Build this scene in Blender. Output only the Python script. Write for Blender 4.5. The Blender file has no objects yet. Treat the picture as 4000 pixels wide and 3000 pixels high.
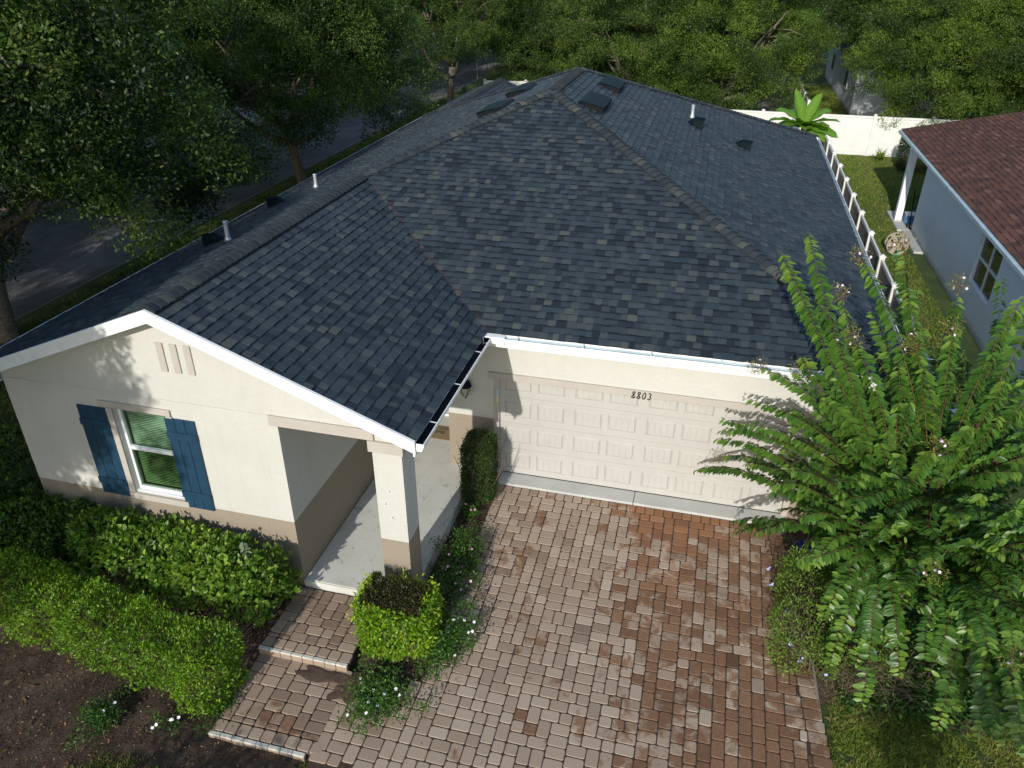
import bpy, math, random
import numpy as np
from mathutils import Vector, Matrix
PI=math.pi
S=bpy.context.scene; COL=S.collection
rng=np.random.default_rng(7); random.seed(7)

# ------------------------------------------------------------------ camera
cam_d=bpy.data.cameras.new('camera'); cam=bpy.data.objects.new('camera',cam_d); COL.objects.link(cam)
S.camera=cam
CAM=Vector((3.0149,-11.0155,8.3532)); YAW,PITCH,ROLL=[math.radians(a) for a in (-14.214,29.677,0.126)]
fw=Vector((math.sin(YAW)*math.cos(PITCH),math.cos(YAW)*math.cos(PITCH),-math.sin(PITCH)))
rt=Vector((math.cos(YAW),-math.sin(YAW),0)); up=rt.cross(fw)
c_,s_=math.cos(ROLL),math.sin(ROLL); rt,up=c_*rt+s_*up,-s_*rt+c_*up
M=Matrix((rt,up,-fw)).transposed().to_4x4(); M.translation=CAM; cam.matrix_world=M
cam_d.sensor_width=36; cam_d.lens=1672.4/2212*36; cam_d.clip_end=2000; cam_d.clip_start=.05

# ------------------------------------------------------------------ light
SUN_EL,SUN_AZ=math.radians(24.0),math.radians(5.6)      # light travels towards +y, a little +x
w=bpy.data.worlds.new('World'); S.world=w; w.use_nodes=True
nt=w.node_tree; bg=nt.nodes['Background']; sky=nt.nodes.new('ShaderNodeTexSky'); sky.sky_type='NISHITA'
sky.sun_disc=False; sky.sun_elevation=SUN_EL; sky.sun_rotation=PI+SUN_AZ; sky.air_density=1.2; sky.dust_density=.6; sky.ozone_density=1.5
nt.links.new(sky.outputs[0],bg.inputs[0]); bg.inputs[1].default_value=.148
sd=bpy.data.lights.new('sun','SUN'); sd.energy=3.4; sd.angle=math.radians(.55); sd.color=(1,.955,.885)
so=bpy.data.objects.new('sun',sd); COL.objects.link(so)
ld=Vector((math.sin(SUN_AZ)*math.cos(SUN_EL),math.cos(SUN_AZ)*math.cos(SUN_EL),-math.sin(SUN_EL)))
so.rotation_euler=ld.to_track_quat('-Z','Y').to_euler(); so.location=(0,-30,30)
S.view_settings.view_transform='Standard'; S.view_settings.look='None'; S.view_settings.gamma=1
S.view_settings.exposure=.34
S.render.engine='CYCLES'

# ------------------------------------------------------------------ materials
def _mat(name):
    m=bpy.data.materials.new(name); m.use_nodes=True
    return m,m.node_tree.nodes,m.node_tree.links,m.node_tree.nodes['Principled BSDF']
def ramp(n,stops,interp='LINEAR'):
    r=n.new('ShaderNodeValToRGB'); r.color_ramp.interpolation=interp
    e=r.color_ramp.elements
    while len(e)<len(stops): e.new(.5)
    for el,(p,c) in zip(e,stops): el.position=p; el.color=(*c,1)
    return r
def coords(n): return n.new('ShaderNodeNewGeometry').outputs['Position']
def noise(n,l,scale,detail=4,rough=.55,vec=None,dist=0):
    t=n.new('ShaderNodeTexNoise'); t.inputs['Scale'].default_value=scale; t.inputs['Detail'].default_value=detail
    t.inputs['Roughness'].default_value=rough; t.inputs['Distortion'].default_value=dist
    l.new(vec if vec else coords(n),t.inputs['Vector']); return t
def mix(n,l,fac,a,b,mode='MIX'):
    m=n.new('ShaderNodeMixRGB'); m.blend_type=mode
    for i,v in ((0,fac),(1,a),(2,b)):
        if hasattr(v,'is_output'): l.new(v,m.inputs[i])
        elif i==0: m.inputs[0].default_value=v
        else: m.inputs[i].default_value=(*v,1)
    return m.outputs[0]
def bump(n,l,bs,h,strength=.3,dist=.01,prev=None):
    b=n.new('ShaderNodeBump'); b.inputs['Strength'].default_value=strength; b.inputs['Distance'].default_value=dist
    l.new(h,b.inputs['Height'])
    if prev: l.new(prev,b.inputs['Normal'])
    l.new(b.outputs[0],bs.inputs['Normal']); return b.outputs[0]
def plain(name,col,rough=.6,var=.08,scale=6,bmp=0,bscale=60,metal=0,spec=.4):
    m,n,l,b=_mat(name)
    t=noise(n,l,scale,5)
    lo=tuple(max(0,c*(1-var)) for c in col); hi=tuple(min(1,c*(1+var)) for c in col)
    r=ramp(n,[(.3,lo),(.7,hi)]); l.new(t.outputs[0],r.inputs[0]); l.new(r.outputs[0],b.inputs['Base Color'])
    b.inputs['Roughness'].default_value=rough; b.inputs['Metallic'].default_value=metal; b.inputs['Specular IOR Level'].default_value=spec
    if bmp:
        t2=noise(n,l,bscale,6,.7); bump(n,l,b,t2.outputs[0],bmp,.01)
    return m
def tinted(name,stops,rough=.6,fine=0,fscale=120,transl=0,tcol=None,spec=.35,bmp=0,clear=False):
    """colour from the 'tint' attribute (each leaf / shingle / paver has its own)"""
    m,n,l,b=_mat(name); a=n.new('ShaderNodeAttribute'); a.attribute_name='tint'
    r=ramp(n,stops); l.new(a.outputs['Fac'],r.inputs[0]); col=r.outputs[0]
    if fine:
        t=noise(n,l,fscale,6,.8); rr=ramp(n,[(.25,(1-fine,)*3),(.75,(1+fine,)*3)]); l.new(t.outputs[0],rr.inputs[0])
        col=mix(n,l,1,col,rr.outputs[0],'MULTIPLY')
        if bmp: bump(n,l,b,t.outputs[0],bmp,.004)
    l.new(col,b.inputs['Base Color']); b.inputs['Roughness'].default_value=rough; b.inputs['Specular IOR Level'].default_value=spec
    if transl:
        tr=n.new('ShaderNodeBsdfTranslucent'); mc=mix(n,l,1,col,tcol or (1.6,1.5,.5),'MULTIPLY'); l.new(mc,tr.inputs[0])
        ms=n.new('ShaderNodeMixShader'); ms.inputs[0].default_value=transl
        l.new(b.outputs[0],ms.inputs[1]); l.new(tr.outputs[0],ms.inputs[2]); l.new(ms.outputs[0],n['Material Output'].inputs[0])
    return m
def vary(m,lo=.78,hi=1.22):
    n,l=m.node_tree.nodes,m.node_tree.links; oi=n.new('ShaderNodeObjectInfo'); r=ramp(n,[(0,(lo,lo*1.02,lo)),(.5,(1.,1.,1.)),(1,(hi*1.08,hi,hi*.8))]); l.new(oi.outputs['Random'],r.inputs[0])
    b=n['Principled BSDF']; src=b.inputs['Base Color'].links[0].from_socket
    mm=mix(n,l,1,src,r.outputs[0],'MULTIPLY'); l.new(mm,b.inputs['Base Color'])
    for t in n:
        if t.type=='MIX_RGB' and t.outputs[0].links and t.outputs[0].links[0].to_node.type=='BSDF_TRANSLUCENT': l.new(mm,t.inputs[1])
def stucco(name,bands,scale=55):
    """bands: [(z below which colour applies, colour)] painted stucco"""
    m,n,l,b=_mat(name); pos=coords(n); sx=n.new('ShaderNodeSeparateXYZ'); l.new(pos,sx.inputs[0])
    col=None
    for z,c in bands:
        if col is None: col=c; continue
        mt=n.new('ShaderNodeMath'); mt.operation='GREATER_THAN'; mt.inputs[1].default_value=prevz; l.new(sx.outputs[2],mt.inputs[0])
        col=mix(n,l,mt.outputs[0],col,c); prevz=z
    if False: pass
    return m,n,l,b,col
def mrange(n,l,v,a0,a1,b0,b1):
    q=n.new('ShaderNodeMapRange'); l.new(v,q.inputs[0])
    for i,k in enumerate((a0,a1,b0,b1)): q.inputs[i+1].default_value=k
    return q.outputs[0]
def math_(n,l,op,x,y=None):
    q=n.new('ShaderNodeMath'); q.operation=op
    for i,v in enumerate((x,y)):
        if v is None: continue
        if hasattr(v,'is_output'): l.new(v,q.inputs[i])
        else: q.inputs[i].default_value=v
    return q.outputs[0]
def wall_mat(name,low,high,zb,stain=.06):
    m,n,l,b=_mat(name); pos=coords(n); sx=n.new('ShaderNodeSeparateXYZ'); l.new(pos,sx.inputs[0])
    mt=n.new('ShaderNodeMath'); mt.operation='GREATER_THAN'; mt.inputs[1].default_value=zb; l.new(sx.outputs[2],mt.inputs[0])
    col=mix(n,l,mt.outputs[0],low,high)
    t=noise(n,l,1.6,6,.6); r=ramp(n,[(.3,(1-stain,1-stain,1-stain*1.1)),(.7,(1,1,1))]); l.new(t.outputs[0],r.inputs[0])
    col=mix(n,l,1,col,r.outputs[0],'MULTIPLY'); l.new(col,b.inputs['Base Color'])
    mp=n.new('ShaderNodeMapping'); mp.inputs['Scale'].default_value=(7,7,.45); l.new(pos,mp.inputs[0]); ts=noise(n,l,1.,6,.7,mp.outputs[0]); rs=ramp(n,[(.30,(.86,.85,.83)),(.46,(1,1,1))]); l.new(ts.outputs[0],rs.inputs[0]); col=mix(n,l,.4,col,rs.outputs[0],'MULTIPLY')
    td=noise(n,l,9,5,.7); sp=math_(n,l,'SUBTRACT',mrange(n,l,sx.outputs[2],-.15,.28,1,0),math_(n,l,'MULTIPLY',td.outputs[0],.8)); col=mix(n,l,mrange(n,l,sp,0,.5,0,.6),col,(.13,.10,.07)); l.new(col,b.inputs['Base Color'])
    b.inputs['Roughness'].default_value=.85; b.inputs['Specular IOR Level'].default_value=.2
    t2=noise(n,l,30,6,.7); bump(n,l,b,t2.outputs[0],.7,.018); return m
MT={}
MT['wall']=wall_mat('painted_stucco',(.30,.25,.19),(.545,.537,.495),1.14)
MT['wall_trim']=plain('trim_paint',(.42,.385,.345),.8,.04,3,.25,50,spec=.2)
MT['white']=plain('white_aluminium',(.78,.79,.79),.42,.04,5)
MT['fascia']=plain('white_fascia',(.77,.77,.755),.45,.07,7)
MT['door']=plain('garage_door_paint',(.44,.425,.395),.33,.035,3,.12,45)
MT['vinyl']=plain('white_vinyl',(.66,.65,.60),.4,.05,2)
MT['darkvinyl']=plain('dark_panel',(.17,.155,.135),.6,.25,6)  # panel vinyl, darker and browner than the posts
MT['black']=plain('black_metal',(.008,.009,.011),.5,.2,30,spec=.08)
MT['blackgloss']=plain('vent_cap_enamel',(.004,.011,.013),.5,.3,5,spec=.03)
MT['wet']=plain('dirty_wet_gutter',(.012,.012,.013),.25,.4,14)
MT['blue']=plain('blue_shutter_paint',(.010,.042,.080),.5,.15,8,.15,90)
MT['galv']=plain('lead_flashing',(.50,.52,.54),.35,.3,40,metal=.4)
MT['gutterside']=plain('gutter_inside',(.42,.52,.55),.35,.12,3)
MT['cream']=plain('cream_plastic',(.66,.60,.36),.5,.03)
MT['wood']=plain('bark',(.17,.145,.115),.9,.45,18,.8,40,spec=.1)
MT['twig']=plain('reddish_stem',(.11,.055,.028),.7,.35,25)
MT['drytwig']=plain('dry_twig',(.13,.095,.07),.9,.4,30)
MT['blinds']=plain('blind_slat',(.60,.66,.58),.6,.03)
MT['mat']=plain('coir_mat',(.26,.20,.11),.95,.2,60,.6,150)
MT['matink']=plain('mat_lettering',(.035,.028,.02),.95,.3,80)
MT['navy']=plain('navy_glaze',(.008,.012,.06),.15,.2)
MT['tan']=plain('tan_plastic',(.34,.30,.23),.5,.1)
MT['bluebox']=plain('blue_plastic',(.08,.22,.42),.4,.1)
MT['hose']=plain('green_hose',(.10,.38,.20),.4,.1)
MT['rubber']=plain('dark_rubber',(.02,.02,.02),.7,.2)
MT['amber']=plain('lamp_glass',(.42,.40,.33),.25,.1)
MT['carpaint']=plain('pale_car_paint',(.5,.52,.55),.25,.02)
m,n,l,b=_mat('sash_tint_sheet'); tr=n.new('ShaderNodeBsdfTransparent'); tr.inputs[0].default_value=(.82,.85,.74,1); l.new(tr.outputs[0],n['Material Output'].inputs[0]); MT['sashtint']=m  # greenish tint that paints in the dim interior of the lower sash
m,n,l,b=_mat('window_glass'); g=n.new('ShaderNodeBsdfGlossy'); g.inputs['Roughness'].default_value=.02
tr=n.new('ShaderNodeBsdfTransparent'); tr.inputs[0].default_value=(.66,.84,.72,1)
fr=n.new('ShaderNodeFresnel'); fr.inputs[0].default_value=1.6; ms=n.new('ShaderNodeMixShader')
l.new(fr.outputs[0],ms.inputs[0]); l.new(tr.outputs[0],ms.inputs[1]); l.new(g.outputs[0],ms.inputs[2]); l.new(ms.outputs[0],n['Material Output'].inputs[0]); MT['glass']=m
MT['darkglass']=plain('dark_window_glass',(.012,.022,.018),.06,.2,2,spec=.6)
MT['shingle']=tinted('charcoal_shingle',[(0,(.006,.010,.016)),(.1,(.012,.018,.024)),(.3,(.022,.033,.042)),(.62,(.031,.044,.053)),(.85,(.045,.056,.058)),(1,(.064,.074,.066))],.66,.55,220,spec=.35,bmp=.7)
MT['cap']=tinted('ridge_cap_shingle',[(0,(.004,.006,.008)),(.1,(.020,.028,.035)),(.6,(.038,.047,.052)),(1,(.074,.082,.068))],.82,.5,220,spec=.35,bmp=.7)
MT['under']=plain('roof_underlay',(.012,.014,.018),.9,.2)
MT['redshingle']=tinted('red_brown_shingle',[(0,(.055,.024,.018)),(.5,(.098,.040,.023)),(.8,(.125,.052,.032)),(1,(.165,.075,.06))],.85,.4,90,bmp=.5)
# paver material: each stone has a tint, rust and dirt stains lie across them
m,n,l,b=_mat('clay_paver'); a=n.new('ShaderNodeAttribute'); a.attribute_name='tint'
r=ramp(n,[(0,(.20,.140,.100)),(.35,(.300,.222,.162)),(.65,(.365,.280,.208)),(1,(.43,.345,.265))]); l.new(a.outputs['Fac'],r.inputs[0])
pos=coords(n); sx=n.new('ShaderNodeSeparateXYZ'); l.new(pos,sx.inputs[0])
a2=n.new('ShaderNodeAttribute'); a2.attribute_name='stain'
n1=noise(n,l,3.6,7,.7,dist=.5); n2=noise(n,l,22,5,.7)
st=math_(n,l,'ADD',a2.outputs['Fac'],math_(n,l,'MULTIPLY',math_(n,l,'SUBTRACT',n1.outputs[0],.5),1.7))
st=mrange(n,l,st,.42,.62,0,1)
sc=ramp(n,[(.3,(.64,.44,.31)),(.52,(.44,.30,.21)),(.75,(.28,.21,.17))]); l.new(n2.outputs[0],sc.inputs[0])
a3=n.new('ShaderNodeAttribute'); a3.attribute_name='rust'
rusty=mix(n,l,a3.outputs['Fac'],sc.outputs[0],(.74,.45,.27))
col=mix(n,l,1,r.outputs[0],mix(n,l,math_(n,l,'MULTIPLY',st,.95),(1,1,1),rusty),'MULTIPLY')
n3=noise(n,l,170,4,.8); gr=ramp(n,[(.3,(.72,.72,.72)),(.62,(1.05,1.05,1.05)),(.74,(1.9,1.9,1.85))]); l.new(n3.outputs[0],gr.inputs[0])
col=mix(n,l,.8,col,gr.outputs[0],'MULTIPLY'); l.new(col,b.inputs['Base Color']); b.inputs['Roughness'].default_value=.8
bump(n,l,b,n3.outputs[0],.5,.004); MT['paver']=m
MT['sand']=plain('joint_sand',(.05,.032,.022),.95,.35,20,.4,80)
MT['whiteedge']=plain('chalky_edge',(.55,.52,.46),.9,.2,20,.6,60)
# concrete
def concrete(name,col,dirt=.5,sc_=7):
    m,n,l,b=_mat(name); t=noise(n,l,1.7,6,.65); r=ramp(n,[(.3,tuple(c*.82 for c in col)),(.7,col)]); l.new(t.outputs[0],r.inputs[0])
    t2=noise(n,l,sc_,8,.75,dist=.6); r2=ramp(n,[(.26,(1-dirt,)*3),(.42,(1,1,1))]); l.new(t2.outputs[0],r2.inputs[0])
    c=mix(n,l,1,r.outputs[0],r2.outputs[0],'MULTIPLY'); l.new(c,b.inputs['Base Color']); b.inputs['Roughness'].default_value=.85
    t3=noise(n,l,90,5,.7); bump(n,l,b,t3.outputs[0],.25,.006); return m
MT['porch']=concrete('porch_concrete',(.60,.60,.54),.75,5)
MT['concrete']=concrete('pale_concrete',(.50,.50,.47),.35)
MT['curb']=concrete('curb_concrete',(.27,.25,.21),.5)
m,n,l,b=_mat('asphalt'); t=noise(n,l,.55,7,.7,dist=.4); r=ramp(n,[(.35,(.10,.097,.099)),(.5,(.15,.147,.149)),(.66,(.22,.217,.214))]); l.new(t.outputs[0],r.inputs[0])
t2=noise(n,l,60,4,.8); r2=ramp(n,[(.3,(.7,.7,.7)),(.7,(1.3,1.3,1.3))]); l.new(t2.outputs[0],r2.inputs[0])
l.new(mix(n,l,1,r.outputs[0],r2.outputs[0],'MULTIPLY'),b.inputs['Base Color']); b.inputs['Roughness'].default_value=.85; bump(n,l,b,t2.outputs[0],.4,.01); MT['asphalt']=m
m,n,l,b=_mat('mulchy_soil'); t=noise(n,l,2.2,8,.7,dist=.5); r=ramp(n,[(.3,(.035,.022,.016)),(.5,(.085,.052,.036)),(.64,(.15,.10,.072)),(.8,(.24,.18,.135))]); l.new(t.outputs[0],r.inputs[0])
t2=noise(n,l,48,6,.85); r2=ramp(n,[(.3,(.45,.42,.4)),(.55,(1,1,1)),(.75,(1.7,1.6,1.5))]); l.new(t2.outputs[0],r2.inputs[0])
l.new(mix(n,l,1,r.outputs[0],r2.outputs[0],'MULTIPLY'),b.inputs['Base Color']); b.inputs['Roughness'].default_value=.95; bump(n,l,b,t2.outputs[0],1,.03); MT['soil']=m
m,n,l,b=_mat('turf'); t=noise(n,l,.9,7,.7); r=ramp(n,[(.3,(.028,.055,.012)),(.5,(.055,.095,.018)),(.62,(.085,.12,.024)),(.75,(.13,.115,.045))]); l.new(t.outputs[0],r.inputs[0])
t2=noise(n,l,40,6,.85); r2=ramp(n,[(.3,(.4,.45,.4)),(.7,(1.5,1.5,1.4))]); l.new(t2.outputs[0],r2.inputs[0])
l.new(mix(n,l,1,r.outputs[0],r2.outputs[0],'MULTIPLY'),b.inputs['Base Color']); b.inputs['Roughness'].default_value=.9; bump(n,l,b,t2.outputs[0],1,.04); MT['turf']=m
# foliage
MT['oak']=tinted('oak_leaf',[(0,(.010,.024,.007)),(.35,(.038,.080,.014)),(.7,(.086,.156,.022)),(.93,(.125,.195,.030)),(1,(.21,.22,.05))],.5,transl=.34,spec=.35)
vary(MT['oak'])
MT['myrtle']=tinted('myrtle_leaf',[(0,(.014,.055,.012)),(.45,(.062,.145,.021)),(.8,(.135,.245,.034)),(1,(.19,.30,.045))],.36,transl=.36,spec=.4)
MT['bud']=tinted('seed_cluster',[(0,(.10,.12,.02)),(.7,(.24,.23,.045)),(1,(.30,.14,.06))],.7,transl=.1)
MT['hedgea']=tinted('hedge_leaf',[(0,(.020,.050,.008)),(.4,(.070,.145,.018)),(.8,(.17,.295,.034)),(1,(.33,.43,.07))],.4,transl=.32,spec=.35)
MT['hedgeb']=tinted('box_leaf',[(0,(.026,.052,.006)),(.4,(.080,.170,.012)),(.8,(.190,.340,.020)),(1,(.37,.47,.04))],.42,transl=.34,spec=.35)
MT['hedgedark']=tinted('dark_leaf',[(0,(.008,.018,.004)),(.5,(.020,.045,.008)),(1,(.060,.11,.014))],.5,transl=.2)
MT['singed']=tinted('singed_leaf',[(0,(.018,.012,.006)),(.6,(.045,.035,.010)),(1,(.06,.09,.012))],.7,transl=.1)
MT['plumbago']=tinted('plumbago_leaf',[(0,(.04,.08,.012)),(.5,(.11,.20,.024)),(1,(.22,.33,.045))],.5,transl=.28)
MT['vinca']=tinted('vinca_leaf',[(0,(.018,.05,.010)),(.5,(.045,.115,.018)),(1,(.12,.22,.03))],.42,transl=.22)
MT['grass']=tinted('grass_blade',[(0,(.04,.065,.012)),(.5,(.105,.165,.02)),(.85,(.20,.26,.034)),(1,(.32,.25,.10))],.6,transl=.25)
MT['litter']=tinted('dead_leaf',[(0,(.05,.028,.015)),(.6,(.16,.08,.035)),(1,(.35,.25,.14))],.8)
MT['silver']=tinted('silvery_leaf',[(0,(.14,.20,.12)),(1,(.25,.32,.20))],.5,transl=.2)
MT['banana']=tinted('banana_leaf',[(0,(.06,.17,.018)),(.6,(.11,.27,.028)),(1,(.22,.36,.05))],.4,transl=.4)
MT['petalw']=plain('white_petal',(.8,.78,.8),.6,.03); MT['petall']=plain('lilac_petal',(.72,.62,.74),.6,.08,20); MT['petalp']=plain('pink_petal',(.75,.42,.55),.6,.15,20); MT['petalb']=plain('blue_petal',(.42,.5,.8),.6,.1,20)

# ------------------------------------------------------------------ mesh helpers
class MB:
    def __init__(s): s.v=[]; s.f=[]; s.t=[]; s.ct=0.5
    def q(s,*P):
        i=len(s.v); s.v+= [tuple(p) for p in P]; s.t+=[s.ct]*len(P); s.f.append(tuple(range(i,i+len(P))))
    def box(s,x0,y0,z0,x1,y1,z1,bev=0):
        if bev:
            return s.bbox(x0,y0,z0,x1,y1,z1,bev)
        i=len(s.v)
        s.v+=[(x0,y0,z0),(x1,y0,z0),(x1,y1,z0),(x0,y1,z0),(x0,y0,z1),(x1,y0,z1),(x1,y1,z1),(x0,y1,z1)]; s.t+=[s.ct]*8
        s.f+=[(i,i+3,i+2,i+1),(i+4,i+5,i+6,i+7),(i,i+1,i+5,i+4),(i+1,i+2,i+6,i+5),(i+2,i+3,i+7,i+6),(i+3,i,i+4,i+7)]
    def bbox(s,x0,y0,z0,x1,y1,z1,b):
        i=len(s.v); P=[]
        for (z,o) in ((z0,b),(z0+b,0),(z1-b,0),(z1,b)):
            P+=[(x0+o,y0+b,z),(x0+b,y0+o,z),(x1-b,y0+o,z),(x1-o,y0+b,z),(x1-o,y1-b,z),(x1-b,y1-o,z),(x0+b,y1-o,z),(x0+o,y1-b,z)]
        s.v+=P; s.t+=[s.ct]*len(P)
        for k in range(3):
            for j in range(8):
                a=i+k*8+j; c=i+k*8+(j+1)%8; s.f.append((a,c,c+8,a+8))
        s.f.append(tuple(i+24+j for j in range(8))); s.f.append(tuple(i+7-j for j in range(8)))
    def obox(s,c,ax,ay,az):   # centre and three half axes
        c,ax,ay,az=map(Vector,(c,ax,ay,az)); i=len(s.v)
        for dz in (-1,1):
            for dx,dy in ((-1,-1),(1,-1),(1,1),(-1,1)): s.v.append(tuple(c+dx*ax+dy*ay+dz*az))
        s.t+=[s.ct]*8
        s.f+=[(i,i+3,i+2,i+1),(i+4,i+5,i+6,i+7),(i,i+1,i+5,i+4),(i+1,i+2,i+6,i+5),(i+2,i+3,i+7,i+6),(i+3,i,i+4,i+7)]
    def beam(s,a,b,w,h,upv=(0,0,1)):
        a,b=Vector(a),Vector(b); d=(b-a); L=d.length/2; d.normalize(); sd=d.cross(Vector(upv)).normalized(); u=sd.cross(d)
        s.obox((a+b)/2,d*L,sd*w/2,u*h/2)
    def tube(s,pts,rad,k=8,cap=True):
        pts=[Vector(p) for p in pts]
        if not hasattr(rad,'__len__'): rad=[rad]*len(pts)
        base=len(s.v); ref=None
        for j,p in enumerate(pts):
            d=(pts[min(j+1,len(pts)-1)]-pts[max(j-1,0)]).normalized()
            if ref is None: ref=d.orthogonal().normalized()
            else:
                ref=(ref-d*ref.dot(d)); ref=ref.normalized() if ref.length>1e-6 else d.orthogonal().normalized()
            bn=d.cross(ref)
            for a in range(k):
                an=2*PI*a/k; s.v.append(tuple(p+(ref*math.cos(an)+bn*math.sin(an))*rad[j])); s.t.append(s.ct)
        for j in range(len(pts)-1):
            for a in range(k):
                a0=base+j*k+a; a1=base+j*k+(a+1)%k; s.f.append((a0,a1,a1+k,a0+k))
        if cap: s.f.append(tuple(base+k-1-a for a in range(k))); s.f.append(tuple(base+(len(pts)-1)*k+a for a in range(k)))
    def lathe(s,c,prof,k=20):
        c=Vector(c); base=len(s.v)
        for r,z in prof:
            for a in range(k):
                an=2*PI*a/k; s.v.append((c.x+r*math.cos(an),c.y+r*math.sin(an),c.z+z)); s.t.append(s.ct)
        for j in range(len(prof)-1):
            for a in range(k):
                a0=base+j*k+a; a1=base+j*k+(a+1)%k; s.f.append((a0,a1,a1+k,a0+k))
        s.f.append(tuple(base+k-1-a for a in range(k))); s.f.append(tuple(base+(len(prof)-1)*k+a for a in range(k)))
    def build(s,name,mat,parent=None,smooth=False,attrs=None):
        if not s.v: return None
        return mesh(name,np.array(s.v,dtype=np.float64),s.f,mat,parent,smooth,dict(tint=np.array(s.t,dtype=np.float32),**(attrs or {})))
def wloc(o):
    l=Vector((0,0,0))
    while o: l+=o.location; o=o.parent
    return l
def mesh(name,V,F,mat,parent=None,smooth=False,attrs=None,origin=None):
    """V world coordinates; parented objects keep zero location relative to the thing's base"""
    me=bpy.data.meshes.new(name)
    off=wloc(parent) if parent else (Vector(origin) if origin is not None else Vector((0,0,0)))
    V=np.asarray(V,dtype=np.float64)-np.array(off)
    if isinstance(F,np.ndarray):
        nf,k=F.shape; me.vertices.add(len(V)); me.vertices.foreach_set('co',V.ravel())
        me.loops.add(nf*k); me.loops.foreach_set('vertex_index',F.ravel().astype(np.int32))
        me.polygons.add(nf); me.polygons.foreach_set('loop_start',np.arange(0,nf*k,k,dtype=np.int32))
        me.update(calc_edges=True)
    else: me.from_pydata(V.tolist(),[],F); me.update()
    if attrs:
        for k,a in attrs.items():
            at=me.attributes.new(k,'FLOAT','POINT'); at.data.foreach_set('value',np.asarray(a,dtype=np.float32))
    me.materials.append(mat)
    if smooth: me.polygons.foreach_set('use_smooth',np.ones(len(me.polygons),dtype=bool))
    o=bpy.data.objects.new(name,me); COL.objects.link(o)
    if parent: o.parent=parent
    else: o.location=off
    return o
def tag(o,label=None,cat=None,group=None,kind=None):
    for k,v in (('label',label),('category',cat),('group',group),('kind',kind)):
        if v: o[k]=v
    return o
def thing(name,loc,label,cat,group=None):
    o=bpy.data.objects.new(name,None); COL.objects.link(o); o.location=loc; o.empty_display_size=.2
    return tag(o,label,cat,group)
def copy_thing(root,loc,rz=0,sc=1,label=None):
    r=root.copy(); COL.objects.link(r); r.location=loc; r.rotation_euler=(0,0,rz); r.scale=(sc,sc,sc)
    if label: r['label']=label
    for ch in list(root.children):
        c=ch.copy(); COL.objects.link(c); c.parent=r
        for g in ch.children:
            d=g.copy(); COL.objects.link(d); d.parent=c
    return r
def unit(a): return a/np.maximum(np.linalg.norm(a,axis=-1,keepdims=True),1e-9)
def leaves(P,D,N,size,aspect,tint,curl=.15,detail=1):
    """P points, D leaf directions, N leaf normals -> V,F,tint ; each leaf a folded pointed blade"""
    n=len(P); D=unit(D); W=unit(np.cross(D,N)); N=unit(np.cross(W,D)); s=np.broadcast_to(np.asarray(size).reshape(-1,1),(n,1)); wd=s*aspect*.5
    if detail==0:
        V=np.stack([P,P+D*s*.45+W*wd,P+D*s-N*s*curl,P+D*s*.45-W*wd],1).reshape(-1,3)
        F=(np.arange(n)[:,None]*4+np.arange(4)).astype(np.int32); return V,F,np.repeat(tint,4)
    if detail==1:
        m1=P+D*s*.48-N*s*.06
        V=np.stack([P,P+D*s*.42+W*wd+N*s*.05,m1,P+D*s*.42-W*wd+N*s*.05,P+D*s-N*s*curl],1).reshape(-1,3)
        base=np.arange(n)[:,None]*5
        F=np.concatenate([base+np.array([0,1,4,2]),base+np.array([0,2,4,3])],0).astype(np.int32); return V,F,np.repeat(tint,5)
    a=P+D*s*.25+N*s*.02; c=P+D*s*.65-N*s*curl*.35
    V=np.stack([P,a+W*wd*.85+N*s*.05,a-N*s*.03,a-W*wd*.85+N*s*.05,c+W*wd*.9+N*s*.03,c-N*s*.04,c-W*wd*.9+N*s*.03,P+D*s-N*s*curl],1).reshape(-1,3)
    base=np.arange(n)[:,None]*8
    F=np.concatenate([base+np.array(q) for q in ([0,1,2,2],[0,2,3,3],[1,4,5,2],[2,5,6,3],[4,7,5,5],[5,7,6,6])],0)
    F4=np.concatenate([base+np.array(q) for q in ([1,4,5,2],[2,5,6,3])],0)
    F3=np.concatenate([base+np.array(q) for q in ([0,1,2],[0,2,3],[4,7,5],[5,7,6])],0)
    # keep a single quad array: triangles get folded into two quads (base and tip kites)
    F=np.concatenate([F4,base+np.array([0,1,2,3]),base+np.array([4,7,6,5])],0).astype(np.int32)
    return V,F,np.repeat(tint,8)
def merge(parts):
    V=[];F=[];T=[];o=0
    for v,f,t in parts: V.append(v);F.append(f+o);T.append(t);o+=len(v)
    return np.concatenate(V),np.concatenate(F),np.concatenate(T)
def randdir(n): return unit(rng.normal(size=(n,3)))
def vnoise(P,scale,seed=0):
    """cheap smooth noise from sines, -1..1"""
    r=np.random.default_rng(seed); o=np.zeros(len(P))
    for i in range(6):
        k=r.normal(size=3)*scale*(1+.5*i); o+=np.sin(P@k+r.uniform(0,6.3))/(1+.4*i)
    return o/2.6

def parts(name,mat,parent,boxes):
    for b_ in boxes: m_=MB(); m_.box(*b_); m_.build(name,mat,parent)
# ------------------------------------------------------------------ dimensions measured from the photograph
XL,XR,YF,H,SL,A,YW,YB=-6.9587,6.1143,-.483,3.047,.3971,3.4365,-3.656,9.32
MM=(XR-XL)/2; XM=(XL+XR)/2; YBK=YB+MM; WY=-3.402
XE=XL+2*A        # right eave of the front wing
def gz(x,y):     # ground height
    return np.where(np.asarray(y)<0,-.14+.035*np.asarray(y),-.12)
def dz(y): return -.03+.035*y   # paved plane

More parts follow.
